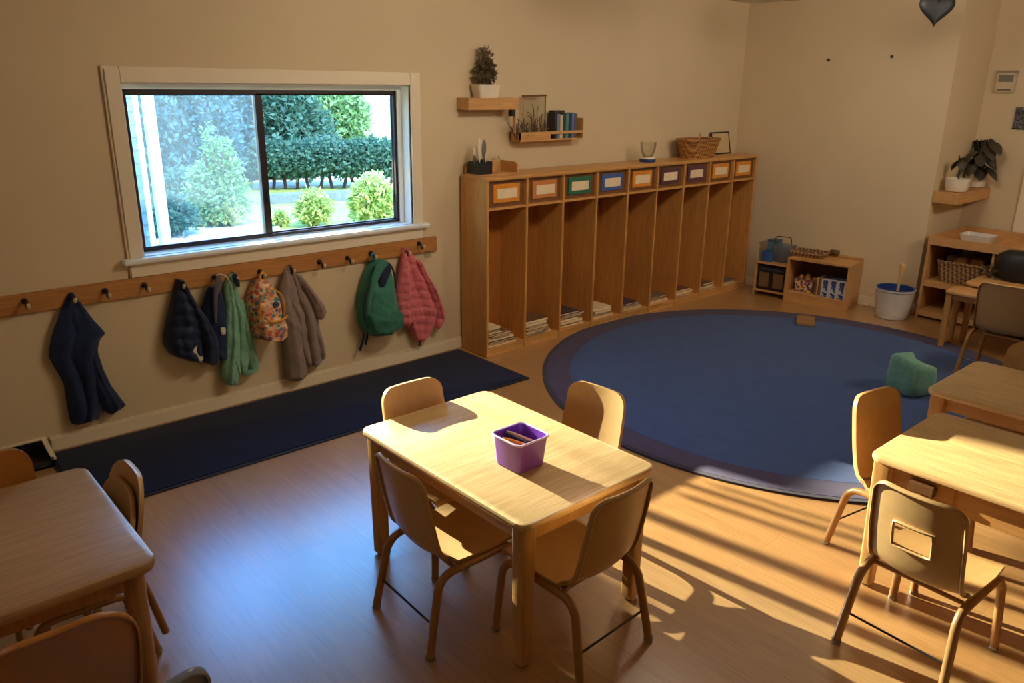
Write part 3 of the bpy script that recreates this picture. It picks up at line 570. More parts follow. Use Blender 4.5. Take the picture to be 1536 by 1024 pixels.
CR2 = [((196, 60, 60), 'red'), ((60, 120, 80), 'green'), ((240, 200, 90), 'bright yellow'), ((140, 90, 160), 'violet'), ((90, 130, 190), 'sky blue'), ((200, 150, 100), 'sand')]
def crayon(c, nm, loc, rot, lab, L_=.115):
    b = B(); tube(b, [(0, -L_/2, 0), (0, L_/2-.018, 0), (0, L_/2-.014, 0), (0, L_/2, 0)], [.0062, .0062, .0052, .002], 9)
    o = solo('crayon', lab, 'crayon', b, colmat(c), 'crayons in the purple bin'); o.data.transform(Matrix.Translation(Vector((0, 0, -.006)))); o.location = loc; o.rotation_euler = rot
for i, (c, nm) in enumerate(CR2): crayon(c, nm, (-1.905-.04+.016*i, -2.475, TH_+.013), (0, 0, 0), nm+' crayon lying at the bottom of the purple bin', .1)
for i, (c, nm) in enumerate(CR):
    k = i % 4; crayon(c, nm, (-1.905+.004-.034+.020*k, -2.475-.022+.014*k+.006*(i > 3), TH_+.070+.014*(i > 3)), (RAD(24 if i < 4 else 20), 0, RAD(40+9*(i % 3)-6*(i > 3))), nm+' crayon sticking up in the purple bin')
# ================================================================== LOCKER UNIT
LX0, LX1, LD, LH = -.255, 2.965, .30, 1.245; NB = 9; PT = .020
lk = thing('cubby_locker', 'long maple locker unit with nine open bays and coloured name tags along the wall', 'locker', ((LX0+LX1)/2, -LD/2, 0))
pw = (LX1-LX0-PT)/NB; ZR = 1.035; ZB = .055
b = B(); box(b, LX0-.004, LX1+.004, -LD-.006, -.016, LH-.026, LH, .006); part('top_panel', b, M['lock_x'], lk, True)
for i in range(NB+1):
    x = LX0+i*pw; b = B(); box(b, x, x+PT, -LD, -.016, 0, LH-.026, .003); part('side_panel' if i in (0, NB) else 'divider', b, M['lock'], lk, True)
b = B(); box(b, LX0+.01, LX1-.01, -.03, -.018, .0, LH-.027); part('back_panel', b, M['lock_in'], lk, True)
b = B(); box(b, LX0+.02, LX1-.02, -LD+.004, -.03, ZB-.018, ZB, .002); box(b, LX0+.02, LX1-.02, -LD+.008, -LD+.022, 0, ZB-.018); part('base', b, M['lock_x'], lk, True)
TAGS = [((224, 140, 40), 'orange'), ((206, 128, 66), 'rust orange'), ((44, 108, 78), 'green'), ((66, 98, 158), 'blue'), ((224, 140, 40), 'orange'), ((92, 52, 66), 'plum'), ((96, 56, 70), 'plum'), ((226, 146, 52), 'orange'), ((226, 140, 44), 'orange')]
for i in range(NB):
    x0 = LX0+i*pw+PT; x1 = LX0+(i+1)*pw
    b = B(); box(b, x0, x1, -LD+.002, -.03, ZR-.012, ZR+.006, .002); part('shelf', b, M['lock'], lk, True)
    b = B(); box(b, x0, x1, -LD+.03, -LD+.042, ZR+.006, LH-.026); fr = part('bin_panel', b, M['lock_dark'], lk, True)
    xc = (x0+x1)/2+.005; zc = (ZR+LH-.02)/2; ww, hh = .118, .062
    b = B(); box(b, xc-ww, xc+ww, -LD+.02, -LD+.03, zc-hh, zc+hh, .002); tg = part('name_tag', b, colmat(TAGS[i][0]), fr, True, label=TAGS[i][1]+' name tag')
    b = B(); box(b, xc-ww*.72, xc+ww*.78, -LD+.0175, -LD+.0205, zc-hh*.55, zc+hh*.5); part('card', b, M['paper'], lk, True)
    b = B(); xh = (x0+x1)/2+.02
    tube(b, catmull([(xh, -.035, .90), (xh, -.06, .90), (xh, -.075, .88), (xh, -.07, .855)], 4), .006, 8); tube(b, catmull([(xh, -.035, .91), (xh, -.07, .925), (xh, -.085, .945)], 4), .006, 8); box(b, xh-.012, xh+.012, -.04, -.029, .86, .93, .003)
    part('hook', b, M['steel'], lk, True)
# books lying in the bays
ORD = ['first', 'second', 'third', 'fourth', 'fifth', 'sixth', 'seventh', 'eighth', 'ninth', 'tenth', 'eleventh', 'twelfth']
BAY = ['first', 'second', 'third', 'fourth', 'fifth', 'sixth', 'seventh', 'eighth', 'ninth']
PALB = [((196, 150, 92), 'tan'), ((224, 196, 146), 'cream'), ((70, 60, 66), 'dark'), ((110, 80, 56), 'brown'), ((124, 96, 84), 'dull brown'), ((214, 170, 104), 'straw'), ((150, 100, 60), 'rust'), ((232, 210, 170), 'ivory')]
NBK = [12, 9, 8, 5, 5, 5, 4, 5, 3]
R2 = random.Random(4)
for i in range(NB):
    x0 = LX0+i*pw+PT; z = ZB+.001
    for k in range(NBK[i]):
        c, nm = PALB[(i*3+k*5+R2.randrange(3)) % len(PALB)]; th = R2.choice([.009, .012, .015, .02] if i != 0 else [.009, .012, .015]); w = R2.uniform(.17, .26); l = R2.uniform(.17, .22)
        if k == 0: c, nm = PALB[5]; th = .014; w = .27; l = .23
        bx = x0+.006+w/2+R2.uniform(0, max(.001, (pw-PT-w-.03)*.4)); by = -LD+.016+l/2+R2.uniform(0, .022)
        if i == 0 and k > 7: bx = x0+.07; w = .115; l = .2
        o = thing('book', f'{nm} thin book, {ORD[k]} from the bottom in the {BAY[i]} locker bay from left', 'book', (bx, by, z), RAD(R2.uniform(-2, 2)), 'books lying in the locker bays')
        b = B(); box(b, -w/2, w/2, -l/2, l/2, 0, .0012); box(b, -w/2, w/2, -l/2, l/2, th-.0012, th); box(b, -w/2, -w/2+.0015, -l/2, l/2, 0, th); part('cover', b, colmat(c), o)
        b = B(); box(b, -w/2+.002, w/2-.003, -l/2+.003, l/2-.003, .0012, th-.0012); part('pages', b, M['paper'], o)
        z += th+.0004
# ------------------------------------------------------------------ things on the locker top
LT = LH
p = Yp(704, 252, -.23); px_, py_ = -.165, -.12
pot = thing('utensil_pot', 'square black pot of brushes and cut out shapes on the left end of the lockers', 'pot', (px_, py_, LT))
b = B(); w = .062; rings(b, [[(x, y, z) for x, y in rrect(ww, ww, .006, 3)] for ww, z in ((.118, 0), (.122, .088), (.114, .088), (.112, .006))]); part('pot', b, M['black'], pot)
for k, (dx, dy, hh, col, kind) in enumerate(((-.03, .01, .15, (214, 198, 164), 'paddle'), (-.005, .0, .20, (226, 212, 180), 'paddle'), (.03, .012, .19, (108, 104, 98), 'leaf'), (.05, -.01, .13, (214, 190, 150), 'ring'), (-.045, -.02, .11, (90, 70, 52), 'paddle'))):
    b = B(); x, y = px_+dx, py_+dy
    hh *= 1.2; o_ = [(x, y, LT+.008), (x+dx*.3, y, LT+hh*.55), (x+dx*.5, y, LT+hh)]
    if kind == 'ring': tube(b, catmull([(x-.015, y, LT+.008), (x-.01, y, LT+hh*.6), (x+.008, y, LT+hh), (x+.03, y, LT+hh*.8), (x+.022, y, LT+hh*.5)], 5), .006, 8)
    else: tube(b, catmull(o_, 6), [.004]*4+[.005, .008, .013, .018, .02, .019, .016, .012, .003] if kind == 'leaf' else [.004]*4+[.005, .006, .009, .011, .012, .0125, .012, .010, .004], 10)
    for v in b.verts: v.co.y = y+(v.co.y-y)*.4
    nm = {'paddle': 'paddle', 'leaf': 'leaf', 'ring': 'hook'}[kind]
    solo({'paddle': 'wooden_brush', 'leaf': 'grey_leaf', 'ring': 'cane_hook'}[kind], ['short pale wooden brush leaning left in the black pot', 'tallest pale wooden brush in the black pot', 'grey leaf shaped cutout standing in the black pot', 'curled pale cane hook on the right of the black pot', 'short brown brush at the left edge of the black pot'][k], 'brush' if kind == 'paddle' else 'ornament', b, colmat(col))
a0 = Zp(722, 252, LT); a1 = Zp(770, 250, LT)
tr = thing('ledge_tray', 'low wooden tray with a rounded end standing on the left end of the lockers', 'tray', (a0.x+.1, -.09, LT))
b = B(); box(b, LX0+.03, .10, -.034, -.022, LT, LT+.075, .003); part('back_board', b, M['shelfw'], tr, True)
b = B(); prism(b, [(-.022, LT), (-.20, LT), (-.20, LT+.04), (-.185, LT+.065), (-.16, LT+.078), (-.022, LT+.078)], .10, .115); b = B()
prism(b, [(-.022, LT), (-.20, LT), (-.20, LT+.05), (-.19, LT+.066), (-.17, LT+.076), (-.022, LT+.078)], .10, .115, 'x'); part('end_board', b, M['shelfw'], tr, True)
b = B(); box(b, LX0+.03, .10, -.2, -.034, LT, LT+.006); part('bottom', b, M['shelfw'], tr, True)
R3 = random.Random(9)
b = B(); q = Vector((-.06, -.03, LT+.075)); lathe(b, [(.001, 0), (.02, .003), (.022, .01), (.012, .018), (.001, .02)], q, 12, 1.3, .4); solo('stone', 'dark little stone balanced on the back edge of the low wooden tray', 'stone', b, colmat((60, 48, 40)))
b = B(); q = Vector((.045, -.03, LT+.0755)); tube(b, catmull([q+Vector((-.05, 0, .003)), q+Vector((-.02, 0, .02)), q+Vector((.01, 0, .008)), q+Vector((.03, 0, .03)), q+Vector((.04, 0, .004))], 5), .004, 6); solo('twig', 'pale curly twig on the back edge of the low wooden tray', 'twig', b, colmat((190, 160, 120)))
# vase
q = Vector((bis(lambda x: proj((x, -.17, LT))[0]-971, 0, 3), -.17, LT)); vs = thing('glass_vase', 'clear glass vase on a blue and white base standing on the lockers', 'vase', (q.x, q.y, LT))
b = B(); lathe(b, [(.062, 0), (.066, .004), (.066, .022), (.06, .026)], seg=28); part('base', b, colmat((44, 62, 116)), vs); b = B(); lathe(b, [(.06, .026), (.056, .038), (.045, .04)], seg=28); part('collar', b, M['white'], vs)
b = B(); lathe(b, [(.038, .04), (.052, .07), (.062, .11), (.066, .155), (.063, .155), (.058, .11), (.048, .07), (.03, .044)], seg=32); part('bowl', b, M['vase'], vs)
# basket
BKX = bis(lambda x: proj((x, -.165, LT))[0]-1046, 0, 3); bk = thing('wicker_basket', 'oval brown wicker basket on the right end of the lockers', 'basket', (BKX, -.165, LT))
def wicker(parent, w0, l0, w1, l1, h, mat, z0=0, rad=.5, nz=9):
    b = B(); prof = []
    for k in range(nz*3+1):
        z = h*k/(nz*3); f = k/(nz*3); e = .0025*sin(k/3*2*pi); prof.append((z, w0+(w1-w0)*f+e, l0+(l1-l0)*f+e))
    rs = [[(x, y, z+z0) for x, y in rrect(w, l, min(w, l)*rad*.98, 10)] for z, w, l in prof]
    rs += [[(x, y, z+z0) for x, y in rrect(w-.016, l-.016, (min(w, l)-.016)*rad*.98, 10)] for z, w, l in prof[::-1] if z > .01]
    rings(b, rs); part('basket_wall', b, mat, parent)
    b = B(); rr = [(x, y, h+z0) for x, y in rrect(w1-.004, l1-.004, min(w1, l1)*rad*.97, 10)]; tube(b, rr+rr[:1], .009, 8, False); part('rim', b, mat, parent)
wicker(bk, .36, .17, .46, .235, .155, M['wicker'], rad=.48)
q = Vector((BKX+.01, -.15, LT)); b = B(); tube(b, catmull([q+Vector((-.02, 0, .012)), q+Vector((.0, 0, .14)), q+Vector((.03, .0, .2))], 6), [.006]*9+[.01, .012, .012, .005], 8); solo('wooden_spoon', 'tip of a tan wooden stick poking out of the oval basket', 'stick', b, colmat((200, 140, 86)))
# picture frame
fx = bis(lambda x: proj((x, -.05, LT+.1))[0]-1082, 0, 3.5); b = B(); f = thing('picture_frame', 'thin black picture frame leaning on the wall behind the oval basket', 'picture frame', (fx, -.03, LT)); w, hh = .28, .20
Mx = Matrix.Translation((fx, -.07, LT)) @ Matrix.Rotation(RAD(-12), 4, 'X')
for x0, x1, z0, z1 in ((-w/2, w/2, 0, .012), (-w/2, w/2, hh-.012, hh), (-w/2, -w/2+.012, 0, hh), (w/2-.012, w/2, 0, hh)): box(b, x0, x1, 0, .014, z0, z1, .002, mat=Mx)
part('frame', b, M['black'], f, True); b = B(); box(b, -w/2+.01, w/2-.01, .004, .01, .01, hh-.01, mat=Mx); part('mount', b, colmat((206, 180, 136)), f, True)
# ------------------------------------------------------------------ floating shelves above the lockers
def ZY(u, v, y): q = Yp(u, v, y); return q.x, q.z
sd = .13
xa, za = ZY(703, 147, -sd); xb, _ = ZY(779, 147, -sd); _, zb = ZY(703, 165.5, -sd)
s1_ = thing('floating_shelf', 'upper thick wooden wall shelf carrying the white planter', 'shelf', ((xa+xb)/2, -.06, zb)); b = B(); box(b, xa, xb, -sd, -.002, zb, za, .003); part('shelf_box', b, M['shelfw'], s1_, True)
b = B(); box(b, xb-.012, xb, -sd+.03, -sd+.055, zb-.16, zb, .002); part('hanging_strut', b, M['shelfw'], s1_, True)
b = B(); box(b, xb-.05, xb-.015, -sd+.02, -sd+.06, zb-.045, zb-.001, .004); solo('clip_lamp', 'little black clip under the right end of the upper shelf', 'clip', b, M['black'])
pl0 = ZY(729, 141, -.07); pq = thing('planter', 'white rectangular planter with a dry brown bushy plant on the upper shelf', 'plant', (pl0[0], -.066, za))
b = B(); rings(b, [[(x, y, z) for x, y in rrect(w, l, .012, 4)] for w, l, z in ((.155, .085, 0), (.185, .105, .085), (.175, .095, .085), (.165, .085, .06))]); part('planter_box', b, M['white'], pq)
def leaves(n, blobs, size, seed, elong=1.8, shell=.55):
    r = np.random.default_rng(seed); w = np.array([bl[3]*bl[4]*bl[5] for bl in blobs]); w = w/w.sum(); k = r.choice(len(blobs), n, p=w)
    d = r.normal(size=(n, 3)); d /= np.linalg.norm(d, axis=1)[:, None]; rad = (shell+(1-shell)*r.random(n))[:, None]*r.uniform(.8, 1.2, (n, 1))
    bl = np.array(blobs)[k]; c = bl[:, :3]+d*rad*bl[:, 3:6]
    a = r.normal(size=(n, 3))+d*.6; a /= np.linalg.norm(a, axis=1)[:, None]; o = np.cross(a, r.normal(size=(n, 3))); o /= np.linalg.norm(o, axis=1)[:, None]
    nn = np.cross(a, o); s = size*r.uniform(.6, 1.3, (n, 1))
    V = np.concatenate([c, c+a*s*elong*.5+o*s*.45+nn*s*.12, c+a*s*elong, c+a*s*elong*.5-o*s*.45+nn*s*.12], 1).reshape(-1, 3)
    F = np.arange(n*4).reshape(-1, 4); return V, F
def leafpart(name, VF, mat, parent, loc=None):
    me = bpy.data.meshes.new(name); V, F = VF
    if loc is not None: V = V-np.array(loc)
    me.from_pydata(V.tolist(), [], F.tolist()); me.materials.append(mat); o = link(bpy.data.objects.new(name, me)); o.parent = parent; return o
leafpart('foliage', leaves(900, [(-.0, 0, .17, .06, .045, .09), (0, 0, .24, .04, .035, .08), (.03, 0, .15, .05, .04, .06), (-.035, 0, .14, .05, .04, .06)], .018, 3), M['dryplant'], pq)
b = B(); tube(b, [(0, 0, .06), (0, 0, .16), (.005, 0, .26)], [.008, .006, .003], 6); part('stem', b, M['twig'], pq)
b = B(); lathe(b, [(.001, .06), (.02, .061), (.02, .066), (.001, .068)], seg=12); part('soil', b, M['soil'], pq)
sd2 = .11
xc_, zc_ = ZY(780, 200, -sd2); xd, zd = ZY(875, 210, -sd2); zl = ZY(780, 213.5, -sd2)[1]; zt = ZY(780, 199, -sd2)[1]; x2 = ZY(826, 205, -sd2)[0]
s2_ = thing('ledge_shelf', 'lower wooden wall ledge with a front rail holding books and twigs', 'shelf', ((xc_+xd)/2, -.05, zl))
b = B(); box(b, xc_, xd, -sd2, -.002, zl, zl+.012, .002); part('bottom', b, M['shelfw'], s2_, True)
b = B(); box(b, xc_, xc_+.012, -sd2, -.002, zl+.012, zt, .002); part('end_board', b, M['shelfw'], s2_, True)
b = B(); box(b, xc_, x2, -sd2, -sd2+.012, zl+.012, zt, .002); part('front_board', b, M['shelfw'], s2_, True)
b = B(); box(b, x2, xd, -sd2+.001, -sd2+.011, zt-.02, zt, .003); part('front_rail', b, M['shelfw'], s2_, True)
zE = ZY(873, 177, -sd2)[1]; b = B(); box(b, xd-.013, xd, -sd2, -.002, zl+.012, zE, .004); part('end_board', b, M['shelfw'], s2_, True)
b = B(); box(b, xc_, xd, -.014, -.002, zl+.012, zt, .002); part('back_board', b, M['shelfw'], s2_, True)
# books on the ledge
cols = [((44, 40, 40), 'black'), ((120, 130, 160), 'grey blue'), ((206, 190, 160), 'cream'), ((70, 58, 54), 'dark brown'), ((74, 140, 140), 'teal'), ((40, 46, 70), 'navy'), ((96, 116, 176), 'blue'), ((110, 90, 74), 'brown')]
x = ZY(828, 200, -.07)[0]; xe = ZY(862, 200, -.07)[0]; zt_ = ZY(840, 169, -.07)[1]; dx = (xe-x)/8
for k, (c, nm) in enumerate(cols):
    hh = zt_-zl-.014-.006*(k % 3); o = thing('book', f'{nm} upright book, {ORD[k]} from the left on the lower wall ledge', 'book', (x+dx*(k+.5), -.055, zl+.0125), 0, 'upright books on the wall ledge')
    b = B(); t2 = dx*.47; box(b, -t2, -t2+.002, -.036, .036, 0, hh); box(b, t2-.002, t2, -.036, .036, 0, hh); box(b, -t2, t2, -.038, -.035, 0, hh, .001); part('cover', b, colmat(c), o)
    b = B(); box(b, -t2+.002, t2-.002, -.035, .034, .002, hh-.004); part('pages', b, M['paper'], o)
b = B(); box(b, x+.0, x+.11, -.088, -.03, zt_+.0005, zt_+.016, .002); solo('book', 'dark book lying flat across the upright books on the ledge', 'book', b, colmat((50, 40, 38)))
b = B(); q0 = ZY(785, 143, -.06); q1 = ZY(817, 212, -.06); zq = zl+.013
fr = thing('display_frame', 'clear acrylic display frame with brown edging standing among twigs on the ledge', 'frame', ((q0[0]+q1[0])/2, -.06, zq))
box(b, q0[0]+.006, q1[0]-.004, -.064, -.060, zq, q0[1]-.01); part('acrylic_sheet', b, M['acryl'], fr, True)
b = B(); tube(b, [(q0[0]-.012, -.062, q0[1]-.004), (q1[0]+.004, -.062, q0[1]-.001)], [.006, .007], 8); part('top_rod', b, M['walnut'], fr, True)
b = B(); box(b, q0[0]-.004, q0[0]+.006, -.068, -.056, zq, q0[1]-.008, .002); part('edge_strip', b, M['shelfw'], fr, True); b = B(); box(b, q1[0]-.006, q1[0]-.002, -.067, -.057, zq, q0[1]-.008, .001); part('edge_strip', b, M['twig'], fr, True)
TW = [(772, 5, .10, 'spiky bunch of dry brown twigs at the left end of the wall ledge'), (785, 3, .12, 'dark curled dry leaves beside the spiky twigs on the ledge'), (799, 4, .15, 'tall dry twig arrangement in front of the clear frame'), (812, 4, .12, 'looped dry branch at the right of the clear frame')]
for k, (u, n, hh, lab) in enumerate(TW):
    xq = ZY(u, 200, -.06)[0]; t = thing('dried_twigs', lab, 'twigs', (xq, -.085, zl+.0125), 0, 'dried twigs on the wall ledge')
    for j in range(n+3):
        a = R3.uniform(-1, 1); h_ = hh*R3.uniform(.75, 1.4); b = B()
        pts = catmull([(a*.01, 0, 0), (a*.035, R3.uniform(-.004, .004), h_*.5), (a*.06*(1.4 if k == 0 else .8), R3.uniform(-.006, .006), h_), (a*.09*(1 if k != 3 else .3), 0, h_*1.15*(1 if k != 3 else .9))], 5)
        tube(b, pts, [.0035]*6+[.003]*5+[.0025]*4+[.0015], 6); tw = part('twig', b, M['twig'], t)
    leafpart('leaf_cluster', leaves(26, [(0, 0, hh*.6, .03, .01, hh*.5)], .013, 40+k, 2.2, .2), M['dryplant'], t)
# ================================================================== RIGHT WALL
def solidwall(bm, x0, x1, y0, y1, z0, z1, bev=.003): return box(bm, x0, x1, y0, y1, z0, z1, bev)
dC = .36; t0 = tB(1174, dC, 0); t1 = tB(1266, dC, 0); P1 = WB(t1, dC); hC = zat(P1.x, P1.y, proj(P1)[1]-68)
cb = thing('low_cabinet', 'low open maple cubby holding a patterned box and blue boxes by the right wall', 'cabinet', WB((t0+t1)/2, dC/2), ROTB)
wC = t1-t0; hw = wC/2; q = .018; hd = dC/2-.018
for sx in (-1, 1): b = B(); box(b, sx*hw, sx*(hw-q), -dC/2, hd, 0, hC-.001, .003); part('side_panel', b, M['cabw'], cb)
b = B(); box(b, -hw+.002, hw-.002, -dC/2+.002, hd, hC-q, hC, .003); part('top_panel', b, M['cabw'], cb)
b = B(); box(b, -hw+q, hw-q, -dC/2+.004, hd, .075, .09, .002); part('bottom_panel', b, M['cabw'], cb)
b = B(); box(b, -hw+q, hw-q, -dC/2+.008, -dC/2+.022, 0, .075); part('kick_board', b, M['cabw'], cb)
b = B(); box(b, -hw+q, hw-q, hd-.012, hd, .09, hC-q); part('back_panel', b, M['walnut'], cb)
b = B(); box(b, -hw*.1, hw+.001, hd-.03, hd, hC+.001, hC+.018, .003); part('rear_ledge', b, M['cabw'], cb)
def onB(o, t, n, z=0.): p = WB(t, n); o.location = (p.x, p.y, z); o.rotation_euler.z = ROTB
def patterned(name, cs, sc):
    m, nt, b = mk(name); vo = N(nt, 'ShaderNodeTexVoronoi'); vo.inputs['Scale'].default_value = sc; nt.links.new(coords(nt), vo.inputs['Vector']); sp = N(nt, 'ShaderNodeSeparateColor'); nt.links.new(vo.outputs['Color'], sp.inputs[0])
    r = N(nt, 'ShaderNodeValToRGB'); r.color_ramp.interpolation = 'CONSTANT'; e = r.color_ramp.elements
    while len(e) < len(cs): e.new(.5)
    for i, c in enumerate(cs): e[i].position = i/len(cs); e[i].color = lin(c)
    nt.links.new(sp.outputs[0], r.inputs[0]); nt.links.new(r.outputs[0], b.inputs['Base Color']); b.inputs['Roughness'].default_value = .6; return m
M['toybox'] = patterned('patterned_card', [(226, 180, 120), (60, 70, 120), (230, 190, 90), (190, 80, 90), (226, 200, 160)], 60)
t = thing('toy_box', 'patterned fabric box with toys sticking out, on the left inside the low cubby', 'box'); onB(t, t0+.135, dC-.15, .0905)
b = B(); rings(b, [[(x, y, z) for x, y in rrect(w, w*.9, .01, 3)] for w, z in ((.15, 0), (.165, .115), (.155, .115), (.142, .01))]); part('box_body', b, M['toybox'], t)
b = B(); box(b, -.084, .084, -.077, -.071, .105, .118, .002); part('trim_band', b, colmat((120, 90, 100)), t)
for k, (dx, c, lab) in enumerate(((-.045, (226, 176, 110), 'tan'), (.012, (230, 182, 112), 'yellow'))):
    b = B(); lathe(b, [(.002, 0), (.02, .01), (.024, .04), (.012, .055), (.018, .075), (.012, .092), (.001, .097)], seg=14)
    o = solo('wooden_toy', f'{lab} rounded toy poking out of the patterned box', 'toy', b, colmat(c)); onB(o, t0+.135+dx, dC-.15, .0905+.06-(.0 if k else .015))
for k in range(3):
    o = thing('book', ['brown upright book right of the patterned box in the low cubby', 'tan upright book leaning between two others in the low cubby', 'rust upright book next to the blue boxes in the low cubby'][k], 'book', group='books in the low cubby'); onB(o, t0+.245+.022*k, dC-.15, .0905)
    b = B(); c = [(110, 74, 50), (206, 160, 110), (150, 96, 56)][k]; box(b, -.009, -.007, -.08, .08, 0, .14+.01*k); box(b, .007, .009, -.08, .08, 0, .14+.01*k); box(b, -.009, .009, -.082, -.078, 0, .14+.01*k); part('cover', b, colmat(c), o); b = B(); box(b, -.007, .007, -.078, .078, .002, .137+.01*k); part('pages', b, M['paper'], o)
M['bluebox'] = patterned('blue_printed_box', [(50, 70, 130), (70, 110, 170), (40, 50, 90), (190, 190, 190), (60, 90, 150)], 50)
xw = (t1-.02-(t0+.315))/3
for k in range(3):
    o = thing('storage_caddy', ['left', 'middle', 'right'][k]+' one of three pale framed blue boxes in the low cubby', 'box', group='blue boxes in the low cubby'); onB(o, t0+.312+xw*(k+.5), dC-.13, .0905)
    b = B(); w = xw*.48; box(b, -w, w, -.098, .1, 0, .155, .002); part('insert', b, M['bluebox'], o)
    b = B(); box(b, -w, -w+.012, -.104, -.098, 0, .165); box(b, w-.012, w, -.104, -.098, 0, .165); box(b, -w, w, -.104, -.098, .152, .165); part('frame', b, colmat((196, 194, 196)), o)
for k, (dx, c, lab, hh) in enumerate(((-.5, (150, 180, 186), 'pale teal small box on top of the left blue box', .045), (.45, (176, 186, 208), 'pale blue flat box on top of the right blue boxes', .03))):
    b = B(); box(b, -xw*.45, xw*.45, -.07, .07, 0, hh, .003); o = solo('small_box', lab, 'box', b, colmat(c)); onB(o, t0+.312+xw*(1.5+dx*2*.98), dC-.13, .166)
# left, lower cabinet with the stereo
d2 = .33; u0 = tB(1128, d2, 0); u1 = t0-.003; P2 = WB(u0, d2); h2 = zat(P2.x, P2.y, proj(P2)[1]-50)
c2 = thing('stereo_cabinet', 'small maple cabinet with a black stereo inside, between the lockers and the low cubby', 'cabinet', WB((u0+u1)/2, d2/2), ROTB); hw2 = (u1-u0)/2
for sx in (-1, 1): b = B(); box(b, sx*hw2, sx*(hw2-.014), -d2/2, d2/2-.018, 0, h2-.018, .002); part('side_panel', b, M['cabw'], c2)
b = B(); box(b, -hw2, hw2, -d2/2-.004, d2/2-.018, h2-.018, h2, .003); part('top_panel', b, M['cabw'], c2); b = B(); box(b, -hw2+.014, hw2-.014, -d2/2+.003, d2/2-.018, .04, .055, .002); part('bottom_panel', b, M['cabw'], c2)
b = B(); box(b, -hw2+.014, hw2-.014, d2/2-.03, d2/2-.018, .055, h2-.018); part('back_panel', b, M['walnut'], c2)
st = thing('stereo', 'black box stereo with two square speakers inside the small cabinet', 'stereo'); onB(st, (u0+u1)/2, d2-.13, .0555)
b = B(); w = hw2-.018; box(b, -w, w, -.10, .1, 0, h2-.09, .004); part('body', b, M['black'], st)
for sx in (-1, 1): b = B(); box(b, sx*w*.5-w*.36, sx*w*.5+w*.36, -.106, -.099, .025, h2*.52, .004); part('speaker_grille', b, colmat((120, 90, 60)), st)
b = B(); box(b, -w*.8, w*.8, -.105, -.099, h2*.58, h2*.64, .002); part('control_strip', b, colmat((60, 60, 72)), st)
# items on the stereo cabinet
o = thing('acrylic_panel', 'clear upright panel at the left end of the small stereo cabinet', 'panel'); onB(o, u0+.012, d2/2+.02, h2+.0005)
b = B(); box(b, -.008, -.002, -.12, .13, 0, .17, .001); part('sheet', b, M['acryl'], o); b = B(); box(b, -.010, 0, -.124, -.118, 0, .15, .001); part('edge', b, colmat((200, 186, 160)), o)
o = thing('blue_box', 'small bright blue open box on the stereo cabinet', 'box'); onB(o, u0+.085, d2-.06, h2+.0005)
b = B(); rings(b, [[(x, y, z) for x, y in rrect(w, w*.8, .006, 3)] for w, z in ((.088, 0), (.092, .095), (.086, .095), (.082, .006))]); part('box_body', b, colmat((50, 92, 150)), o)
o = thing('clear_bin', 'clear plastic bin with a tall dark wire handle standing on the stereo cabinet', 'bin'); onB(o, u0+.20, d2-.15, h2+.0005)
b = B(); rings(b, [[(x, y, z) for x, y in rrect(w, w*1.1, .015, 4)] for w, z in ((.13, 0), (.155, .15), (.149, .15), (.124, .006))]); part('bin_body', b, glass('cloudy_plastic', (.8, .82, .88), .4, (.7, .75, .85), .4), o)
b = B(); tube(b, catmull([(-.07, -.05, .02), (-.075, -.05, .12), (-.072, -.05, .22), (0, -.05, .232), (.066, -.05, .225), (.07, -.05, .14)], 5), .004, 6); part('handle', b, M['steel'], o)
for k, (dx, dy, c, lab) in enumerate(((-.03, 0, (214, 206, 190), 'white block inside the clear bin'), (.025, -.01, (196, 176, 150), 'cream block inside the clear bin'), (0, .03, (70, 90, 130), 'blue block inside the clear bin'))):
    b = B(); box(b, -.02, .02, -.018, .018, 0, .06+.02*k, .004); q_ = solo('block', lab, 'block', b, colmat(c)); onB(q_, u0+.20+dx, d2-.15-dy, h2+.008)
ob = thing('blue_folder_box', 'teal upright box behind the small blue open box on the stereo cabinet', 'box'); onB(ob, u0+.085, d2-.19, h2+.0005); b = B(); box(b, -.05, .05, -.05, .05, 0, .17, .004); part('box_body', b, colmat((86, 124, 140)), ob); b = B(); box(b, -.051, .051, -.051, .051, .17, .182, .003); part('lid', b, colmat((70, 90, 110)), ob)
# shallow wicker tray
o = thing('wicker_tray', 'shallow woven tray of small pieces lying across the stereo cabinet and the low cubby', 'tray'); onB(o, t0+.12, .16, hC+.001)
wicker(o, .26, .20, .29, .225, .035, M['wicker2'], 0, .1, 3)
for k in range(14):
    b = B(); lathe(b, [(.001, 0), (.012, .004), (.013, .009), (.006, .015), (.001, .016)], seg=10); c = [(84, 70, 60), (150, 126, 100), (60, 54, 52), (190, 166, 130)][k % 4]
    q_ = solo('pebble', 'small pebble in the shallow woven tray', 'pebble', b, colmat(c), 'pebbles in the woven tray'); onB(q_, t0+.12-.075+.034*(k % 5)+.01*(k//5), .16-.045+.042*(k//5), hC+.012)
b = B(); tube(b, [(-.04, 0, 0), (-.03, 0, 0), (.03, 0, 0), (.04, 0, 0)], [.018, .024, .024, .018], 14); o = solo('wooden_roll', 'short brown wooden roll lying behind the low cubby top', 'roll', b, M['walnut']); onB(o, t0+.30, .06, hC+.0185+.0)
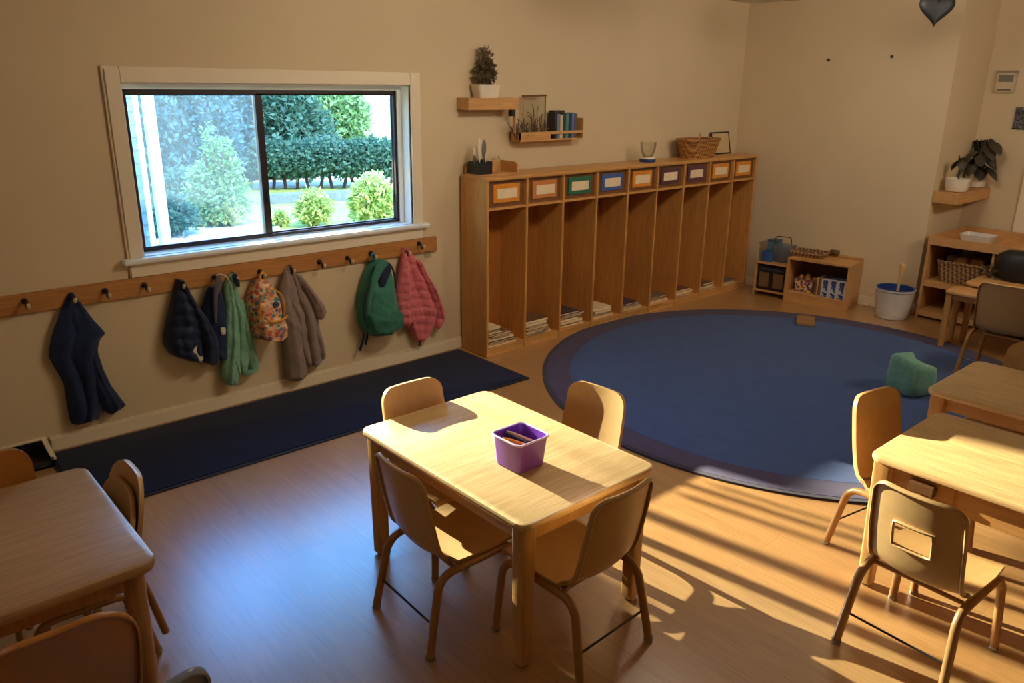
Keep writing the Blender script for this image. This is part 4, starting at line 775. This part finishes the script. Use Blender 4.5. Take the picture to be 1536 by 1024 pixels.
# tub
tt = tB(1339, .24, .1); o = thing('storage_tub', 'translucent white round tub with a blue liner standing on the floor by the right wall', 'tub'); onB(o, tt, .24, 0)
b = B(); lathe(b, [(.118, 0), (.126, .006), (.150, .235), (.158, .24), (.158, .25), (.146, .25), (.12, .012)], seg=32); part('tub', b, M['tubp'], o)
b = B(); lathe(b, [(.144, .249), (.150, .256), (.138, .256), (.125, .14), (.01, .13)], seg=32, cap0=False); part('liner', b, M['bluep'], o)
b = B(); tube(b, catmull([(0, 0, 0), (0, 0, .12), (.004, 0, .2), (.008, 0, .28), (.01, 0, .31)], 5), [.012]*10+[.014, .019, .024, .026, .027, .027, .026, .022, .016, .012, .005], 10)
for v in b.verts: v.co.y *= .45
q_ = solo('wooden_paddle', 'pale wooden paddle standing in the white tub', 'paddle', b, colmat((222, 176, 116))); onB(q_, tt+.01, .17, .142)
b = B(); tube(b, [(0, 0, .012), (.02, .01, .012), (.045, .0, .012)], .011, 8); q_ = solo('bottle_cap', 'tiny pale cap on the floor between the low cubby and the tub', 'cap', b, M['white']); onB(q_, t1+.075, .035, 0)
# wall anchors
for u, v, lab in ((1243, 90, 'black screw head on the right wall, the one nearer the lockers'), (1338, 85, 'black screw head on the right wall, the one nearer the hanging heart')):
    p = Pp(u, v, WB(0), ND); b = B(); lathe(b, [(.010, 0), (.012, .004), (.008, .010), (.002, .011)], seg=14); bmesh.ops.rotate(b, cent=(0, 0, 0), matrix=Matrix.Rotation(RAD(-90), 3, 'Y'), verts=b.verts[:]); o = solo('screw_head', lab, 'screw', b, M['black']); o.location = p+ND*.0055-Vector((0, 0, .012)); o.rotation_euler.z = ANG
# heart hanging from the ceiling
hp = Xp(1405, 12, 2.35); ht = thing('heart_ornament', 'black heart shaped ornament hanging from the ceiling at the top right', 'ornament', hp); ht.rotation_euler.z = -YAW-.05
o_ = []
for k in range(40):
    a = 2*pi*k/40; o_.append((.0075*16*sin(a)**3, .0072*(13*cos(a)-5*cos(2*a)-2*cos(3*a)-cos(4*a))))
b = B(); rs = []
for y, s in ((-.02, .6), (-.014, .9), (0, 1), (.014, .9), (.02, .6)): rs.append([(x*s, y, z*s) for x, z in o_])
rings(b, rs); part('heart', b, M['black'], ht, smooth=50)
b = B(); tube(b, [(0, 0, .03), (0, 0, H-hp.z-.002)], .002, 6); part('cord', b, M['steel'], ht)
# shelf with pots on the short wall of the alcove
zS1 = zat(CC.x, CC.y-.1, 289); zS0 = zat(CC.x, CC.y-.1, 306); dS = bis(lambda d: proj((CC.x, CC.y-d, zS1))[0]-1438, 0, .8)
sh = thing('wall_shelf', 'thick wooden wall shelf with two white plant pots, right of the bare wall', 'shelf', ((CC.x+XA)/2, CC.y-dS/2, zS0)); b = B(); box(b, CC.x+.005, XA-.002, CC.y-dS, CC.y-.002, zS0, zS1, .004); part('board', b, M['shelfw'], sh, True)
pA = Yp(1434, 286, CC.y-dS*.6); pB = Yp(1466, 284, CC.y-dS*.5)
pB.x = min(pB.x, XA-.10)
for nm, lab, p, r, hh in (('plant_pot', 'squat white plant pot with bare stems, left one on the wall shelf', pA, .092, .105), ('plant_pot', 'white plant pot carrying a dark broad leaved plant, right one on the wall shelf', pB, .085, .12)):
    o = thing(nm, lab, 'plant pot', (p.x, p.y, zS1+.0005)); b = B(); lathe(b, [(r*.72, 0), (r*.85, .006), (r*.98, hh*.5), (r, hh), (r*.93, hh), (r*.88, hh*.7)], seg=28); part('pot', b, M['white'], o); b = B(); lathe(b, [(.002, hh*.78), (r*.88, hh*.8), (.002, hh*.81)], seg=20); part('soil', b, M['soil'], o)
    R4 = random.Random(3); n = 5 if r > .09 else 24
    for k in range(n):
        a = R4.uniform(0, 6.28); L_ = R4.uniform(.7, 1.2); lean = .04 if r > .09 else .15*R4.uniform(.15, 1.0); top = Vector((min(lean*cos(a), XA-.04-p.x), min(lean*sin(a)*.6, CC.y-.03-p.y), hh+(.15 if r > .09 else .24)*L_))
        if r <= .09 and k % 3 == 0: top.z -= .13
        b = B(); tube(b, catmull([(0, 0, hh*.75), (top.x*.3, top.y*.3, hh+(top.z-hh)*.6), tuple(top)], 6), .004, 6); part('stem', b, M['darkplant'], o)
        if r <= .09 or k < 3:
            w = .046*R4.uniform(.8, 1.2); l = .13*R4.uniform(.8, 1.2) if r <= .09 else .05; b = B(); V = []
            dv = Vector((cos(a), sin(a), -.35)).normalized(); sv = Vector((-sin(a), cos(a), .2)).normalized(); nv = dv.cross(sv)
            for i in range(7):
                s = i/6; ww = w*sin(pi*min(1, s*.92+.06))**.8; c = top+dv*l*s-Vector((0, 0, .06*s*s)); V.append([b.verts.new(c+sv*ww*q_-nv*abs(q_)*.014) for q_ in (-1, -.5, 0, .5, 1)])
            for r0, r1 in zip(V, V[1:]):
                for j in range(4): b.faces.new((r0[j], r0[j+1], r1[j+1], r1[j]))
            for vv in b.verts: vv.co.x = min(vv.co.x, XA-.012-p.x); vv.co.y = min(vv.co.y, CC.y-.012-p.y)
            part('leaf', b, M['darkplant'], o, smooth=60)
# thermostat and switch plate on the far wall
p = Xp(1510, 123, XA); th = thing('thermostat', 'beige thermostat with a small grey screen on the far right wall', 'thermostat', (XA-.001, p.y, p.z)); b = B(); box(b, -.03, 0, -.075, .075, -.085, .085, .008); part('body', b, colmat((196, 180, 150)), th)
b = B(); box(b, -.034, -.029, -.055, .055, .0, .055, .002); part('screen', b, colmat((120, 112, 98)), th); b = B(); box(b, -.034, -.029, -.05, .05, -.068, -.056, .002); part('buttons', b, colmat((110, 96, 80)), th); b = B(); box(b, -.036, 0, -.08, .08, .072, .09, .004); part('top_cap', b, colmat((150, 132, 104)), th)
p = Xp(1532, 177, XA); wp = thing('wall_panel', 'small dark speckled picture on the far wall at the right edge', 'picture', (XA-.001, p.y, p.z)); b = B(); box(b, -.012, 0, -.07, .05, -.085, .085, .003); part('board', b, patterned('speckled_print', [(54, 54, 62), (90, 88, 92), (40, 42, 56), (120, 112, 108)], 90), wp); b = B(); box(b, -.014, 0, -.074, .054, -.089, -.084, .001); part('lower_edge', b, M['black'], wp)
# ------------------------------------------------------------------ open shelf with tray top
XS = 3.20; y0 = min(bis(lambda y: proj((XS, y, 0))[0]-1372, -3, -.5), CC.y-.012); hS = zat(XS, y0, proj((XS, y0, 0))[1]-122); L_ = 1.5; dD = XA-.03-XS
su = thing('open_shelf', 'open wooden shelf unit with a rimmed tray top at the far right', 'shelf', (XS+dD/2, y0-L_/2, 0))
b = B(); box(b, XS, XS+dD, y0-.02, y0, 0, hS-.07, .003); part('side_panel', b, M['cabw'], su, True)
b = B(); box(b, XS, XS+dD, y0-L_, y0-L_+.02, 0, hS-.07, .003); part('side_panel', b, M['cabw'], su, True)
b = B(); box(b, XS+.01, XS+dD, y0-.5, y0-.485, .06, hS-.07, .003); part('divider', b, M['cabw'], su, True)
for z in (.05, .30): b = B(); box(b, XS+.004, XS+dD, y0-(L_ if z < .1 else .5)+.0, y0-.02, z-.025 if z > .1 else .02, z+.02, .003); part('shelf', b, M['cabw'], su, True)
b = B(); box(b, XS-.004, XS+dD, y0-L_, y0, hS-.07, hS-.055); part('tray_floor', b, M['cabw'], su, True)
for nm, a in (('tray_rim', (XS-.006, XS+.01, y0-L_, y0)), ('tray_rim', (XS+dD-.014, XS+dD, y0-L_, y0)), ('tray_rim', (XS+.01, XS+dD-.014, y0-.016, y0)), ('tray_divider', (XS+.01, XS+dD-.014, y0-.50, y0-.485))):
    b = B(); box(b, *a, hS-.072, hS, .003); part(nm, b, M['cabw'], su, True)
o = thing('wicker_basket', 'grey brown wicker basket of toys inside the open shelf at the far right', 'basket', (XS+.2, y0-.25, .3205)); wicker(o, .26, .30, .30, .36, .17, M['wicker2'], 0, .12, 6)
for k, (dx, dy, c, lab) in enumerate(((-.03, .02, (206, 140, 70), 'orange'), (-.02, -.08, (196, 132, 66), 'amber'), (.0, .1, (150, 120, 90), 'brown'))):
    b = B(); box(b, -.04, .04, -.045, .045, 0, .13, .012); q_ = solo('toy_block', f'{lab} toy block heaped in the grey brown wicker basket', 'block', b, colmat(c)); q_.location = (XS+.2+dx, y0-.25+dy, .3205+.075); q_.rotation_euler.z = k*.6
b = B(); rings(b, [[(x, y, z) for x, y in rrect(w, w*1.3, .02, 4)] for w, z in ((.16, 0), (.19, .06), (.18, .06), (.15, .005))]); q_ = solo('clear_tray', 'pale clear tray standing in the left half of the shelf top', 'tray', b, M['tubp']); q_.location = (XS+.36, y0-.25, hS-.0545)
b = B(); slab(b, .3, .45, .03, 0, .02, .004); q_ = solo('wooden_tray', 'flat wooden tray lying in the right half of the shelf top', 'tray', b, M['shelfw']); q_.location = (XS+.3, y0-.86, hS-.0545)
# dark bag on the wide work table
TB = (3.13, -2.78); b = B(); lathe(b, [(.001, 0), (.09, .004), (.12, .05), (.125, .12), (.11, .19), (.07, .225), (.001, .235)], seg=24, sx=.75, sy=1.3)
q_ = solo('dark_bag', 'black rounded bag standing on the wide work table at the right edge', 'bag', b, M['black'], smooth=60); 
q_.location = (3.05, bis(lambda y: proj((3.05, y, .55))[0]-1526, -3.2, -1.8), .4705)
t = thing('dried_twigs', 'small curled dry leaves lying on the wide work table beside the black bag', 'twigs', (3.05, bis(lambda y: proj((3.05, y, .5))[0]-1488, -3.2, -1.8), .4705)); leafpart('leaf_cluster', leaves(40, [(0, 0, .03, .04, .05, .025)], .035, 77, 2.2, .2), M['dryplant'], t)
# ================================================================== GARDEN
GZ = -.30
def ground_mat():
    m, nt, b = mk('lawn_grass'); v = coords(nt); f = noise(nt, v, 3, 5, .6); g = noise(nt, v, 60, 2)
    nt.links.new(mixc(nt, .4, ramp(nt, f, [(.3, lin((112, 134, 48))), (.7, lin((176, 182, 84)))]), ramp(nt, g, [(.3, lin((96, 116, 42))), (.7, lin((206, 206, 120)))])), b.inputs['Base Color']); b.inputs['Roughness'].default_value = .9; return m
b = B(); box(b, -60, 80, TH, 90, GZ-.2, GZ); struct('ground', b, ground_mat())
M['conc'] = plain('pale_concrete', (214, 206, 192), .85, .08, 4)
def strip(name, pts, label, cat, mat, h=.02):
    P_ = [Zp(u, v, GZ) for u, v in pts]; b = B(); prism(b, [(p.x, p.y) for p in P_], GZ, GZ+h, 'z'); return solo(name, label, cat, b, mat, smooth=0)
strip('garden_path', [(180, 372), (420, 352), (420, 337), (345, 338), (200, 352)], 'pale sunlit garden path just outside the left pane', 'path', M['conc'])
strip('driveway', [(380, 283.5), (640, 276), (640, 250), (380, 252)], 'pale driveway glimpsed between the hedge stems', 'driveway', M['conc'])
pk = [Zp(u, v, GZ) for u, v in ((395, 307), (625, 296))]; b = B(); d = (pk[1]-pk[0]).normalized(); nrm = Vector((-d.y, d.x, 0)); prism(b, [tuple(x.xy) for x in (pk[0], pk[1], pk[1]+nrm*.3, pk[0]+nrm*.3)], GZ, GZ+.16, 'z'); solo('garden_kerb', 'low grey stone kerb across the lawn in front of the hedge', 'kerb', b, plain('grey_stone', (120, 128, 126), .9, .1), smooth=0)
F1 = foliage_mat('leaf_dark_green', (62, 96, 76), (104, 142, 112)); F2 = foliage_mat('leaf_mid_green', (98, 138, 82), (164, 192, 122)); F3 = foliage_mat('leaf_yellow_green', (150, 176, 84), (224, 226, 146)); F4 = foliage_mat('leaf_blue_green', (56, 92, 96), (96, 138, 136))
BARK = plain('tree_bark', (84, 66, 52), .9, .12)
def plant(name, label, cat, u, vb, vt, wpx, mat, n, leaf, stems=3, group=None, dep=None, seed=1, blobs=None, base=.1):
    g = Zp(u, vb, GZ) if dep is None else Vector((*(CAM+ray(u, vb)*((dep-CAM.y)/ray(u, vb).y)).xy, GZ))
    z1 = zat(g.x, g.y, vt); hh = z1-GZ; w = wpx/FPX*(g-CAM).dot(_f)/2
    t = thing(name, label, cat, (g.x, g.y, GZ), 0, group); R5 = random.Random(seed)
    bl = blobs or [(0, 0, .55, .85, .8, .42), (-.3, .1, .4, .6, .6, .36), (.35, -.1, .42, .6, .6, .36), (.05, 0, .78, .5, .5, .24), (-.2, -.2, .65, .5, .5, .28), (.25, .2, .66, .5, .5, .28)]
    leafpart('foliage', leaves(n, [(a*w, c*w, e*hh, f_*w, g_*w, h_*hh) for a, c, e, f_, g_, h_ in bl], leaf, seed), mat, t)
    for k in range(stems):
        a = k*2.4+seed; b = B(); r = .012+.02*min(hh, 3)/stems; tube(b, catmull([(.1*w*cos(a), .1*w*sin(a), 0), (.2*w*cos(a), .2*w*sin(a), hh*.3), (.4*w*cos(a+.4), .4*w*sin(a+.4), hh*.7)], 5), [r]*6+[r*.7]*5, 7); part('stem' if cat != 'tree' else 'trunk', b, BARK, t)
    return t
hp0, hp1 = Zp(384, 284, GZ), Zp(592, 281, GZ); hz = zat(*(((hp0+hp1)/2).xy), 208)-GZ; hL = (hp1-hp0).length; hv = (hp1-hp0).normalized()
hg = thing('hedge', 'long clipped green hedge on thin stems behind the lawn', 'hedge', (hp0+hp1)/2, atan2(hv.y, hv.x))
bl = [(-hL/2+hL*(k+.5)/9, 0, hz*(.62+.03*sin(k*2.1)), hL/13, .5, hz*.36) for k in range(9)]; leafpart('foliage', leaves(26000, bl, .06, 5, 1.7, .5), F1, hg)
for k in range(12):
    b = B(); x = -hL/2+hL*(k+.5)/12; tube(b, catmull([(x, 0, 0), (x+.08*sin(k*3), .05, hz*.3), (x+.16*sin(k*5), 0, hz*.6)], 4), .035, 6); part('stem', b, BARK, hg)
TRB = [(0, 0, .62, .8, .8, .34), (-.4, .2, .5, .55, .55, .28), (.45, -.1, .52, .55, .55, .28), (.0, .1, .82, .5, .5, .18)]
LOWT = [(0, 0, .45, .9, .8, .45), (-.45, .1, .4, .6, .6, .4), (.5, 0, .4, .6, .6, .4), (.1, 0, .75, .6, .6, .25)]
plant('tree', 'dark leafy tree beyond the hedge, left of the right pane', 'tree', 425, 268, 118, 150, F1, 14000, .09, 2, dep=13, seed=11, blobs=LOWT)
plant('tree', 'pale green leafy tree beyond the hedge in the right pane', 'tree', 497, 262, 112, 118, F2, 13000, .09, 2, dep=15, seed=12, blobs=TRB)
plant('tree', 'big blue green tree filling the top of the left pane', 'tree', 280, 300, 90, 160, F4, 20000, .085, 2, dep=11.5, seed=13, blobs=LOWT)
plant('tree', 'blue green tree behind the centre of the left pane', 'tree', 348, 290, 96, 112, F4, 14000, .085, 2, dep=13, seed=14, blobs=LOWT)
plant('shrub', 'tall yellow green shrub in the middle of the left pane', 'shrub', 330, 338, 180, 92, F2, 4600, .055, 5, seed=15, blobs=[(0, 0, .25, .95, .9, .25), (-.38, 0, .42, .45, .5, .2), (.4, 0, .5, .5, .5, .22), (.08, 0, .66, .36, .38, .18), (-.1, 0, .84, .17, .18, .15), (.45, .1, .68, .22, .22, .14)])
plant('shrub', 'round dark shrub left of the tall yellow green shrub', 'shrub', 278, 312, 252, 66, F1, 2400, .06, 3, seed=16)
plant('shrub', 'low grey green shrub in the lower left corner of the window', 'shrub', 246, 356, 292, 104, F1, 3400, .05, 3, seed=17)
plant('shrub', 'bright low shrub at the foot of the left pane centre', 'shrub', 345, 340, 298, 54, F3, 1600, .045, 3, seed=18)
plant('shrub', 'bright yellow green shrub near the right pane middle', 'shrub', 472, 340, 284, 58, F3, 1800, .05, 3, seed=19)
rs_ = plant('flowering_shrub', 'yellow green shrub with orange flowers at the right end of the window', 'shrub', 560, 342, 262, 78, F3, 3000, .055, 4, seed=20)
R6 = random.Random(2); b = B()
for k in range(9):
    a = R6.uniform(0, 6.3); q = Vector((.30*cos(a), .3*sin(a)-.1, .62+R6.uniform(-.2, .25))); lathe(b, [(.001, 0), (.022, .01), (.012, .026), (.001, .03)], q, 8)
part('flowers', b, colmat((236, 130, 40)), rs_, smooth=40)
plant('shrub', 'tiny pale shrub at the left foot of the right pane', 'shrub', 421, 340, 318, 26, F3, 500, .04, 2, seed=21)
# neighbouring house corner with a white porch post
q0 = Yp(207, 200, 4.6); hs = thing('house', 'pale blue clapboard house wall at the left side of the window', 'house', (q0.x-2.5, 6.4, GZ)); b = B(); x1 = q0.x
rs = []
prof = []
for k in range(19): z = GZ+.13*k; prof += [(0, z), (.016, z+.001)] if False else [(.018, z), (.0, z+.128)]
b = B(); rings(b, [[(x1-5, 4.6-o_, z), (x1+.0, 4.6-o_, z), (x1+.0, 8.5, z), (x1-5, 8.5, z)] for o_, z in prof]); part('siding', b, plain('pale_blue_siding', (104, 134, 152), .7, .03), hs, True, smooth=0)
b = B(); box(b, x1-.02, x1+.03, 4.56, 4.62, GZ, GZ+2.45, .004); part('corner_board', b, M['reveal'], hs, True)
p = Yp(230, 220, 3.4); b = B(); box(b, p.x-.045, p.x+.045, 3.35, 3.45, GZ, 2.3, .008); pst = thing('porch_post', 'white porch post outside the left pane', 'post', (p.x, 3.4, GZ)); part('post', b, colmat((176, 186, 192)), pst, True); b = B(); box(b, p.x-.07, p.x+.07, 3.33, 3.47, GZ, GZ+.14, .01); part('post_base', b, M['reveal'], pst, True)
# bare tree added out of view to carry the sun blockers below
bt = thing('blocker_tree', 'added unseen bare tree outside the window, holding the hanging sun blockers', 'tree', (-4.3, 2.1, GZ))
b = B(); tube(b, catmull([(0, 0, 0), (.05, 0, 1.4), (-.05, .05, 2.6), (.3, 0, 3.4)], 6), [.12]*6+[.10]*6+[.075]*7, 10); part('trunk', b, BARK, bt)
b = B(); tube(b, catmull([(.1, 0, 3.2), (1.1, -.05, 3.55), (2.2, -.1, 3.5), (3.4, -.1, 3.2)], 6), [.06]*7+[.045]*6+[.02]*6, 8); part('limb', b, BARK, bt)
for xs_, z_, r_ in ((-2.9, 2.7, .010), (-2.2, 2.75, .008), (-.95, 2.75, .008)):
    b = B(); tube(b, catmull([(xs_+4.3, -.1, 3.5), (xs_+4.3+.02, -.09, 3.2), (xs_+4.3+.006, -.1, 3.0), (xs_+4.3, -.1, z_+.3)], 6), [r_*.7]*6+[r_]*12+[r_*.6], 7); part('shoot', b, BARK, bt)
wcm = thing('stripe_blocker_rods', 'added unseen hanging rods that cast shadow stripes on the floor', 'sun blocker', (-1.66, 2.0, 1.77))  # hanging rods added out of view to stripe the sunlit floor
b = B(); tube(b, [(-.14, 0, .80), (.13, 0, .80)], .012, 8); tube(b, [(0, 0, .80), (0, 0, 1.40)], .003, 6); part('hanger', b, M['twig'], wcm)
for xs_, r_, z0_, z1_ in ((-.112, .021, 0, .31), (.022, .010, .03, .30), (.078, .011, .01, .32), (.118, .007, .04, .27)):
    b = B(); tube(b, [(xs_, 0, z0_), (xs_, 0, z1_)], r_, 10); tube(b, [(xs_, 0, z1_), (xs_, 0, .80)], .0012, 5); part('rod', b, M['twig'], wcm)
b = B(); tube(b, catmull([(.1, 0, 3.25), (1.2, .5, 3.55), (2.2, .85, 3.5), (3.0, .95, 3.45)], 6), [.055]*7+[.04]*6+[.02]*6, 8); part('limb', b, BARK, bt)
bh = thing('sun_blocker_house', 'added unseen box shaped like a bird house, shading the right tables', 'bird house', (-1.575, 3.0, 2.43)); cw = wood('sun_blocker_cedar', (140, 96, 58), (168, 120, 76), 'x')  # box added out of view to keep sun off the right-hand tables
b = B(); prism(b, [(-.18, 0), (.18, 0), (.18, .50), (0, .64), (-.18, .50)], -.13, .13, 'y'); part('house_body', b, cw, bh)
b = B(); prism(b, [(-.215, .47), (0, .642), (.215, .47), (.215, .49), (0, .664), (-.215, .49)], -.16, .16, 'y'); part('roof', b, M['walnut'], bh)
b = B(); lathe(b, [(.035, 0), (.035, .004)], seg=20); bmesh.ops.rotate(b, cent=(0, 0, 0), matrix=Matrix.Rotation(RAD(90), 3, 'X'), verts=b.verts[:]); bmesh.ops.translate(b, vec=(0, -.13, .36), verts=b.verts[:]); part('entrance', b, M['black'], bh)
b = B(); box(b, -.10, .185, -.12, .12, -.33, -.315, .003); box(b, -.10, .185, -.125, -.115, -.33, -.205, .003); box(b, -.10, .185, .115, .125, -.33, -.205, .003); box(b, -.10, -.09, -.12, .12, -.33, -.205, .003); box(b, .175, .185, -.12, .12, -.33, -.205, .003); part('sun_blocker_tray', b, cw, bh)  # tray added under the box to cut low sun from the rug
b = B(); tube(b, [(-.094, 0, -.2), (-.094, 0, .05)], .003, 6); tube(b, [(.178, 0, -.2), (.178, 0, .05)], .003, 6); part('tray_cord', b, M['steel'], bh)
b = B(); tube(b, [(0, 0, .62), (0, 0, .80)], .004, 6); part('cord', b, M['steel'], bh)
hpn = thing('sun_blocker_trough', 'added unseen hanging trough that shades the floor by the middle table', 'planter', (-2.30, 3.0, 1.93))  # trough added out of view to shade the floor left of the table
b = B(); rings(b, [[(x, y, z) for x, y in rrect(.34, l, .01, 3)] for l, z in ((.18, 0), (.22, .30), (.20, .30), (.17, .02))]); part('trough', b, cw, hpn)
leafpart('foliage', leaves(500, [(0, 0, .295, .14, .09, .02)], .035, 91), F2, hpn)
b = B(); tube(b, [(-.165, 0, .28), (-.05, 0, 1.22)], .0025, 6); tube(b, [(.165, 0, .28), (-.05, 0, 1.22)], .0025, 6); part('cord', b, M['steel'], hpn)
# ================================================================== LIGHT AND CAMERA
SUNP = Vector((-2.5, 6.5, 3.64)); SUN_E = 30000.
ld = bpy.data.lights.new('low_sun', 'SPOT'); ld.energy = SUN_E; ld.color = (1., .89, .70); ld.shadow_soft_size = .03; ld.spot_size = RAD(24); ld.spot_blend = .25
lo = link(bpy.data.objects.new('low_sun', ld)); lo.location = SUNP; lo.rotation_euler = (Vector((-1.5, .05, 1.35))-SUNP).to_track_quat('-Z', 'Y').to_euler()
hd_ = bpy.data.lights.new('garden_fill_sun', 'SUN'); hd_.energy = 7.; hd_.color = (1., .93, .8); hd_.angle = RAD(.6); ho = link(bpy.data.objects.new('garden_fill_sun', hd_)); ho.rotation_euler = (RAD(38), RAD(-12), 0)  # second sun added from behind the building to brighten the garden
W = bpy.data.worlds.new('sky'); S.world = W; W.use_nodes = True; nt = W.node_tree; bg = nt.nodes['Background']
tc = N(nt, 'ShaderNodeTexCoord'); sp = N(nt, 'ShaderNodeSeparateXYZ'); nt.links.new(tc.outputs['Generated'], sp.inputs[0])
nt.links.new(ramp(nt, sp.outputs['Z'], [(0., (.85, .95, 1, 1)), (.16, (.55, .78, 1, 1)), (.45, (.13, .44, 1, 1)), (1., (.10, .28, .9, 1))]), bg.inputs['Color']); bg.inputs['Strength'].default_value = 10.
cd = bpy.data.cameras.new('camera'); cam = link(bpy.data.objects.new('camera', cd)); cd.sensor_width = 36; cd.sensor_fit = 'HORIZONTAL'; cd.lens = FPX/1536*36; cd.clip_start = .05; cd.clip_end = 300
cam.matrix_world = Matrix(((_r.x, _u.x, -_f.x, CAM.x), (_r.y, _u.y, -_f.y, CAM.y), (_r.z, _u.z, -_f.z, CAM.z), (0, 0, 0, 1))); S.camera = cam
S.view_settings.view_transform = 'Standard'; S.view_settings.look = 'None'; S.view_settings.gamma = 1; S.view_settings.exposure = 0.; S.view_settings.use_curve_mapping = False
S.cycles.max_bounces = 10; S.cycles.transparent_max_bounces = 12; S.cycles.diffuse_bounces = 5; S.cycles.sample_clamp_indirect = 8
